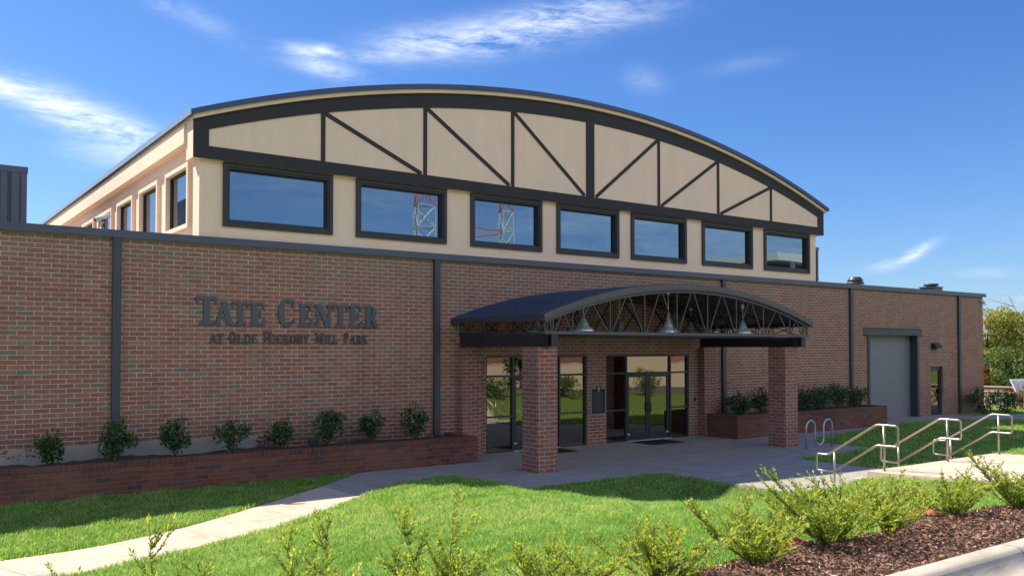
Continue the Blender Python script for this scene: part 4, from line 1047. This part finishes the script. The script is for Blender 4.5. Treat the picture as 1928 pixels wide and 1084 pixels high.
rd = ['dark shrub at the left end of the right planter beside the steel pilaster', 'dark shrub in the right planter just left of the brick column', 'dark shrub in the right planter just right of the brick column, behind the flood light',
      'dark spreading shrub second right of the brick column in the right planter', 'dark shrub third right of the brick column in the right planter', 'dark shrub at the end of the right planter nearest the garage door']
for i, (x, h, w) in enumerate(rs):
    bushy('planter_shrub', rd[i], 'shrub', (x, -.80, .68), h, w, 200 + i, n=1000, leaf=.085, lw=.05, group='shrubs in the right planter', lumps=18)
bushy('corner_shrub', 'dark round shrub at the foot of the wall right of the last steel pilaster', 'shrub', (40.9, -.85, -.08), 1.15, 1.35, 301, n=1100, leaf=.10, lw=.06)
bushy('corner_shrub', 'dark loose shrub standing out at the right corner of the building', 'shrub', (42.6, -1.0, -.12), 1.05, 1.5, 302, n=900, leaf=.11, lw=.065)
bushy('red_shrub', 'reddening orange shrub in the sunny strip beneath the tilted information panel', 'shrub', (48.4, .75, -.30), 1.25, 1.9, 303, n=2600, leaf=.09, lw=.045, mat='redleaf', lumps=30)

def arching(label, loc, hgt, wid, seed, n=16, shoots=(), dens=1.0):
    """low spreading shrub with long arching shoots set with small opposite leaves"""
    rng = np.random.default_rng(seed); rr = random.Random(seed)
    t = thing('foreground_shrub', label, 'shrub', loc, 'yellow green shrubs in the mulch bed'); m = MB(); C_, D_, T_ = [], [], []
    def shoot(p0, az, el, ln, r0, curl, lf, side=True, bare=.12):
        pts = []; p = Vector(p0); e = el; K_ = max(5, int(ln / .05))
        for i in range(K_ + 1):
            pts.append(p.copy()); st = ln / K_; p = p + Vector((cos(az) * cos(e), sin(az) * cos(e), sin(e))) * st; e += curl / K_; az += rr.uniform(-.06, .06)
        m.tube(pts, [r0 * .8 * (1 - .8 * i / K_) for i in range(K_ + 1)], 4, cap=False)
        s = bare * ln; sgn = 1
        while s < ln:
            i = min(int(s / ln * K_), K_ - 1); f = s / ln * K_ - i; q = pts[i].lerp(pts[i + 1], f); d = (pts[i + 1] - pts[i]).normalized()
            sd = d.cross(Vector((rr.uniform(-.5, .5), rr.uniform(-.5, .5), 1))).normalized()
            for sg in (1, -1):
                v = d * rr.uniform(.5, 1.0) + sd * sg * rr.uniform(.5, 1) + Vector((0, 0, rr.uniform(0, .5)))
                C_.append(tuple(q)); D_.append(tuple(v)); T_.append(min(1, max(0, lf * .5 + .35 * s / ln + rr.gauss(0, .14))))
            s += (.017 if seed <= 405 else .020) / dens
        C_.append(tuple(pts[-1])); D_.append(tuple((pts[-1] - pts[-2]))); T_.append(.9)
        if side:
            for i in range(int(ln / .055)):
                f = rr.uniform(.2, .92); k = int(f * K_); d = (pts[min(k + 1, K_)] - pts[k]).normalized()
                sd2 = rr.choice((-1, 1)); a2 = math.atan2(d.y, d.x) + sd2 * rr.uniform(.5, 1.2); e2 = math.asin(max(-1, min(1, d.z))) * rr.uniform(.55, .95) + rr.uniform(-.1, .3)
                if abs(d.z) > .8: a2 = rr.uniform(0, 2 * pi); e2 = rr.uniform(.55, 1.1)
                shoot(pts[k], a2, e2, ln * rr.uniform(.18, .46) * (1.15 - f * .6), r0 * .45, rr.uniform(-.2, .5), rr.uniform(.3, .95), False, .05)
    for k in range(n):
        az = 2 * pi * (k + rr.uniform(-.4, .4)) / n; el = rr.uniform(.50, 1.35); reach = rr.uniform(.75, 1.0)
        ln = reach * (wid * .55 * cos(el) + hgt * .85 * sin(el)); shoot((rr.uniform(-.04, .04), rr.uniform(-.04, .04), -.02), az, el, ln, .006, rr.uniform(-.35, .35), rr.uniform(.25, .9))
    for az, el, ln in shoots: shoot((0, 0, 0), az, el, ln, .007, .15, .8, True, .1)
    m.build('stems', 'twig', t)
    Cn, Dn, Tn = np.array(C_), np.array(D_), np.array(T_)
    V, F = leaves_np(Cn, Dn, .030 + .006 * (seed > 405), .0125 + .0025 * (seed > 405), rng, .3); npmesh('leaves', V, F, 'shrub', t, Tn); return t
def gz(x, y): return float(height([x], [y])[0]) + .07
front = [(.55, -16.3, .48, .8, 0, ()), (1.13, -16.1, .52, .9, 1, ((1.45, 1.25, .86), (2.6, .80, .74), (.5, .85, .68))), (1.95, -16.15, .50, .9, 2, ((.9, 1.2, .80), (2.2, 1.2, .72), (-.6, .9, .5))),
         (2.72, -16.15, .50, .9, 3, ((2.4, 1.15, .78), (.6, 1.3, .84))), (3.55, -16.2, .42, .9, 4, ((2.7, .9, .52), (1.6, 1.2, .46), (-.4, .6, .65))),
         (4.52, -16.15, .42, 1.0, 5, ((2.75, .55, .72), (1.5, 1.25, .50), (-.5, .55, .65), (.2, .7, .5))), (5.55, -16.15, .42, 1.0, 6, ((2.7, .66, .72), (2.4, .6, .55), (-.6, .7, .5), (0, .8, .45))),
         (6.72, -16.05, .52, 1.35, 7, ((2.7, .66, .85), (.9, 1.2, .58), (-.4, .75, .6), (2.3, 1.0, .6), (3.1, .45, .7))), (7.72, -15.95, .38, 1.05, 8, ((-.3, .6, .62),)),
         (8.95, -15.95, .38, 1.1, 9, ((2.6, .5, .6), (-.4, .5, .6))), (10.25, -15.95, .36, 1.0, 10, ((2.6, .80, .80), (2.2, 1.0, .62))), (11.6, -16.1, .5, 1.1, 11, ()), (12.9, -16.2, .5, 1.1, 12, ())]
fl = ['leafy shoots at the bottom left corner of the lawn, below the path', 'yellow green shrub at lower left whose tall shoots cross the pale path', 'yellow green shrub at the bottom edge, second from the one crossing the path',
      'yellow green shrub at the bottom edge with two tall shoots, below the lawn', 'low yellow green shrub at the bottom edge right of the two tall shoots', 'fan shaped yellow green shrub at the bottom edge just left of where the mulch begins',
      'yellow green shrub with long brown leaning stems at the left end of the visible mulch', 'largest yellow green shrub, beside a mound of red clay', 'yellow green shrub close behind the largest shrub',
      'neat yellow green shrub standing alone in the mulch before the steps', 'yellow green shrub with long loose shoots at the right edge of the picture', 'low yellow green shrub farther along the mulch bed', 'low yellow green shrub at the far end of the mulch bed']
for (x, y, h, w, sd_, sh), lb in zip(front, fl):
    if x < 11 or True: arching(lb, (x, y, gz(x, y)), h, w, 400 + sd_, n=22 if sd_ <= 5 else 18, shoots=sh)

def tree(name, label, loc, hgt, rad, seed, n, leaf, mat, group=None, trunk=.18, cz0=.3, sparse=False, cat='tree'):
    rng = np.random.default_rng(seed); rr = random.Random(seed); t = thing(name, label, cat, loc, group); m = MB(); ends = []
    m.tube([(0, 0, -.6), (.05, 0, hgt * .25), (rr.uniform(-.2, .2), rr.uniform(-.2, .2), hgt * .55)], [trunk, trunk * .8, trunk * .45], 8)
    for k in range(10):
        a = 2 * pi * k / 10 + rr.uniform(-.3, .3); z0 = hgt * rr.uniform(.2, .55); r = rad * rr.uniform(.55, .95); z = hgt * rr.uniform(.45, .95)
        p2 = Vector((r * cos(a) * (1.15 - z / hgt * .5), r * sin(a) * (1.15 - z / hgt * .5), z)); mid = Vector((p2.x * .5, p2.y * .5, (z0 + z) / 2 + .1)); m.tube([(0, 0, z0), mid, p2], [trunk * .4, trunk * .25, .02], 5); ends += [p2, mid]
        for q in range(3):
            e = mid.lerp(p2, rr.random()); f = e + Vector((rr.gauss(0, 1), rr.gauss(0, 1), rr.uniform(.1, 1))) * rad * .22; m.tube([e, f], [.03, .01], 4); ends.append(f)
    m.build('trunk', 'barkm', t)
    if n == 0: return t
    cs = [(e.x, e.y, e.z, rad * .22) for e in ends]
    for k in range(34):
        a = rr.uniform(0, 2 * pi); z = cz0 * hgt + (1 - cz0) * hgt * rr.random(); env = sin(pi * (.12 + .80 * (z / hgt - cz0) / (1 - cz0))) ** .55
        r = rad * env * rr.uniform(.45, 1); cs.append((r * cos(a), r * sin(a), z, rad * rr.uniform(.12, .26)))
    cs = np.array(cs); lt = rng.random(len(cs)); i = rng.integers(0, len(cs), n); d = rng.normal(size=(n, 3)); d /= np.linalg.norm(d, axis=1, keepdims=True); d[:, 2] *= .8
    P = cs[i, :3] + d * (cs[i, 3] * rng.uniform(.4, 1, n) ** .5)[:, None]
    V, F = leaves_np(P, d + rng.normal(0, .5, (n, 3)), leaf, leaf * .6, rng)
    tone = np.clip(rng.beta(2, 2.5, n) * .6 + .45 * lt[i] + .1 * (P[:, 2] / hgt - .5), 0, 1); npmesh('crown', V, F, mat, t, tone); return t
G = 'trees beyond the fence'
def gt(x, y): return float(height([x], [y])[0])
for i, (nm, lb, x, y, h, r, n, lf, mt) in enumerate([
    ('turning_tree', 'yellowing tree beyond the fence, nearest the corner of the building', 60, 8.2, 6.0, 2.8, 15000, .17, 'treeyellow'),
    ('leafy_tree', 'dense green tree beyond the fence at the right edge of the picture', 64, 5.4, 6.0, 3.0, 16000, .18, 'treegreen'),
    ('leafy_tree', 'dark low green tree just beyond the fence under the yellowing one', 56, 4.2, 3.4, 2.4, 12000, .14, 'treegreen'),
    ('turning_tree', 'small orange leaved tree at the corner of the building beyond the fence', 55, 6.3, 2.6, 1.0, 3500, .12, 'redleaf'),
    ('turning_tree', 'pale yellow green tree farther behind the dense green one', 72, 9.5, 6.4, 3.4, 14000, .2, 'treeyellow'),
    ('leafy_tree', 'green tree half outside the right edge of the picture', 58, .5, 5.6, 2.8, 12000, .16, 'treegreen'),
    ('leafy_tree', 'green tree hidden behind the corner of the building', 64, 13.5, 6.5, 3.2, 9000, .2, 'treegreen')]):
    tree(nm, lb, (x, y, gt(x, y) - .1), h, r, 500 + i, n, lf, mt, G, cz0=.08)
tree('bare_tree', 'nearly bare tree showing above the yellowing tree', (76, 11.8, gt(76, 11.8)), 8.9, 3.6, 520, 900, .10, 'treeyellow', G, trunk=.14)
# retaining fence at the right
def fence(label, x, y0, y1, ztop, zbot, along='y'):
    t = thing('panel_fence', label, 'fence', (x, y0, 0) if along == 'y' else (y0, x, 0)); n = int((y1 - y0) / 1.8)
    def bx(mb, a0, a1, d0, d1, z0, z1): mb.box(d0, d1, a0, a1, z0, z1) if along == 'y' else mb.box(a0, a1, d0, d1, z0, z1)
    m = MB(); k = 0
    y = 0
    while y < y1 - y0: bx(m, y, y + .10, 0, .03, zbot, ztop - .06); bx(m, y + .10, y + .16, -.022, .03, zbot, ztop - .06); y += .16
    m.build('corrugated_panel', plain('tan_corrugated_panel', (.52, .43, .33), .6, var=.08), t)
    m = MB(); bx(m, 0, y1 - y0, -.05, .06, ztop - .058, ztop); m.build('top_rail', plain('tan_rail', (.56, .48, .38), .6), t)
    for i in range(n + 1): m = MB(); bx(m, i * 1.8, i * 1.8 + .07, -.06, -.024, zbot, ztop - .06); m.build('post', plain('tan_post', (.42, .34, .26), .6) if i == 0 else bpy.data.materials['tan_post'], t)
fence('low tan corrugated metal fence in the sun right of the building', 50.0, -16, 22, .62, -1.0)
t = thing('brick_wall', 'low red brick garden wall with pale cap behind the tan fence', 'wall', (50.6, 0, 0))
m = MB(); m.box(0, .3, -16, 22, -1, .80); m.build('wall', 'brick_col', t)
m = MB(); m.box(-.04, .34, -16, 22, .801, .86); m.build('wall_cap', 'kerb', t)
def info():
    t = thing('information_panel', 'white information panel on a post tilted beside the reddening shrub', 'sign', (48.6, 1.15, -.35), rz=radians(-12))
    m = MB(); m.tube([(-.25, 0, 0), (-.25, 0, 1.25)], .03, 8); m.tube([(.35, 0, 0), (.35, 0, 1.35)], .03, 8); m.build('post', 'metal', t)
    p = thing('x', '', ''); bpy.data.objects.remove(p)
    m = MB(); a = radians(50)
    def pt(u, v, w=0): return (-.62 + u + v * .35, -.35 + v * cos(a) - w * sin(a), 1.06 + v * sin(a) + w * cos(a) * .6)
    def plate(mb, u0, u1, v0, v1, w0, w1):
        q = [pt(u0, v0, w0), pt(u1, v0, w0), pt(u1, v1, w0), pt(u0, v1, w0), pt(u0, v0, w1), pt(u1, v0, w1), pt(u1, v1, w1), pt(u0, v1, w1)]
        for f in ((0, 3, 2, 1), (4, 5, 6, 7), (0, 1, 5, 4), (1, 2, 6, 5), (2, 3, 7, 6), (3, 0, 4, 7)): mb.face([q[i] for i in f])
    plate(m, 0, 1.25, 0, .85, -.03, 0); m.build('panel', 'white', t)
    m = MB(); plate(m, .06, .58, .06, .78, .002, .006); plate(m, .66, 1.18, .06, .78, .002, .006); m.build('panel_sheet', plain('pale_printed_sheet', (.55, .56, .54), .4), t)
    m = MB()
    for c in (.10, .70):
        for i in range(9): plate(m, c, c + random.Random(i * 7 + int(c * 10)).uniform(.28, .42), .12 + i * .07, .135 + i * .07, .0065, .008)
    m.build('panel_print', plain('grey_print', (.25, .26, .27), .6), t)
info()
m = MB(); m.box(42.9, 49.9, -2.6, -1.1, -.6, -.16)
# ------------------------------------------------------------------ what stands behind the camera and shows in the glass
fence('long tan corrugated fence across the parking lot, seen only mirrored in the door glass', -30.5, 18, 62, 2.35, -1.0, 'x')
t = thing('brick_warehouse', 'plain red brick warehouse across the parking lot, mirrored in the door glass', 'building', (0, 0, 0))
m = MB(); m.box(46, 64, -50, -31, -1, 6.2); m.build('warehouse_wall', 'brick_col', t)
m = MB(); m.box(45.9, 64.1, -50.1, -30.9, 6.201, 6.5); m.build('roof_edge', 'coping', t)
t = thing('white_building', 'white flat roofed building mirrored in the rightmost upper window', 'building', (0, 0, 0))
m = MB(); m.box(96, 118, -64, -52, -2, 13.5); m.build('building_wall', plain('pale_panel_wall', (.6, .62, .64), .6), t)
m = MB(); m.box(95.8, 118.2, -64.2, -51.8, 14.6, 15.6); m.box(100, 100.4, -53, -52.6, 13.501, 14.6); m.box(110, 110.4, -53, -52.6, 13.501, 14.6); m.build('roof_canopy', 'white', t)
def mast(label, loc, hgt, wb, wt, arm=None):
    t = thing('lattice_mast', label, 'mast', loc); m1, m2 = MB(), MB(); n = int(hgt / 2.2)
    for s in range(n):
        z0, z1 = s * hgt / n, (s + 1) * hgt / n; w0 = wb + (wt - wb) * s / n; w1 = wb + (wt - wb) * (s + 1) / n; mb = (m1, m2)[(s // 2) % 2]
        c0 = [(w0 * cos(a), w0 * sin(a), z0) for a in (.3, .3 + 2.094, .3 + 4.189)]; c1 = [(w1 * cos(a), w1 * sin(a), z1) for a in (.3, .3 + 2.094, .3 + 4.189)]
        for i in range(3):
            mb.tube([c0[i], c1[i]], .055, 5, False); mb.tube([c0[i], c1[(i + 1) % 3]], .06, 4, False); mb.tube([c0[(i + 1) % 3], c1[i]], .06, 4, False); mb.tube([c1[i], c1[(i + 1) % 3]], .06, 4, False)
    m1.build('mast_section', plain('mast_red', (.55, .20, .14), .5), t); m2.build('mast_section', 'white', t)
mast('red and white lattice mast mirrored in the second upper window', (46.8, -60, 0), 34, 1.7, 1.0)
mast('red and white lattice mast mirrored in the third upper window', (57.6, -60, 0), 30, 1.5, .7)
t = thing('lattice_boom', 'red lattice boom between the masts, mirrored in the third upper window', 'boom', (0, 0, 0)); m = MB()
for i in range(9):
    x0, x1 = 52.6 + i * .5, 52.6 + (i + 1) * .5; za = 15.1 + i * .10; zb = 15.1 + (i + 1) * .10
    m.tube([(x0, -60, za), (x1, -60, zb)], .08, 5, False); m.tube([(x0, -60, 16.3), (x1, -60, 16.3)], .06, 5, False); m.tube([(x0, -60, za), (x1, -60, 16.3)], .04, 4, False)
m.build('boom_truss', bpy.data.materials['mast_red'], t)
for i, (x, y, h) in enumerate(((27, -28.5, 3.2), (36, -28, 2.6), (22, -29, 2.8), (78, -30, 7), (84, -26, 7.5), (30, -29, 1.8))):
    tree('leafy_tree', ('bushy green tree', 'round green tree', 'low green tree', 'tall green tree', 'broad green tree', 'small green tree')[i] + ' across the parking lot, mirrored in the glass', (x, y, gt(x, y) - .1), h, h * .42, 600 + i, 3500, .16, 'treegreen', 'trees across the parking lot', cz0=.1)

rb = [(25.6, 1.0, 1.6), (28.0, .8, 1.5), (30.2, 1.1, 1.7), (33.2, .9, 1.8), (36.5, 1.1, 1.9)]
rl = ['low rounded green shrub across the lawn, mirrored in the left pair of doors', 'smaller green shrub across the lawn, mirrored beside the left doors', 'tall rounded green shrub across the lawn, mirrored left of the plaque',
      'wide low green shrub across the lawn, mirrored in the right pair of doors', 'tallest wide green shrub across the lawn, mirrored right of the doors']
for i, (x, h, w) in enumerate(rb):
    bushy('lawn_shrub', rl[i], 'shrub', (x, -16.2 + .5 * (i % 2), gt(x, -16.2) - .03), h, w, 700 + i, n=1500, leaf=.12, lw=.06, mat='treegreen', group='shrubs across the lawn')
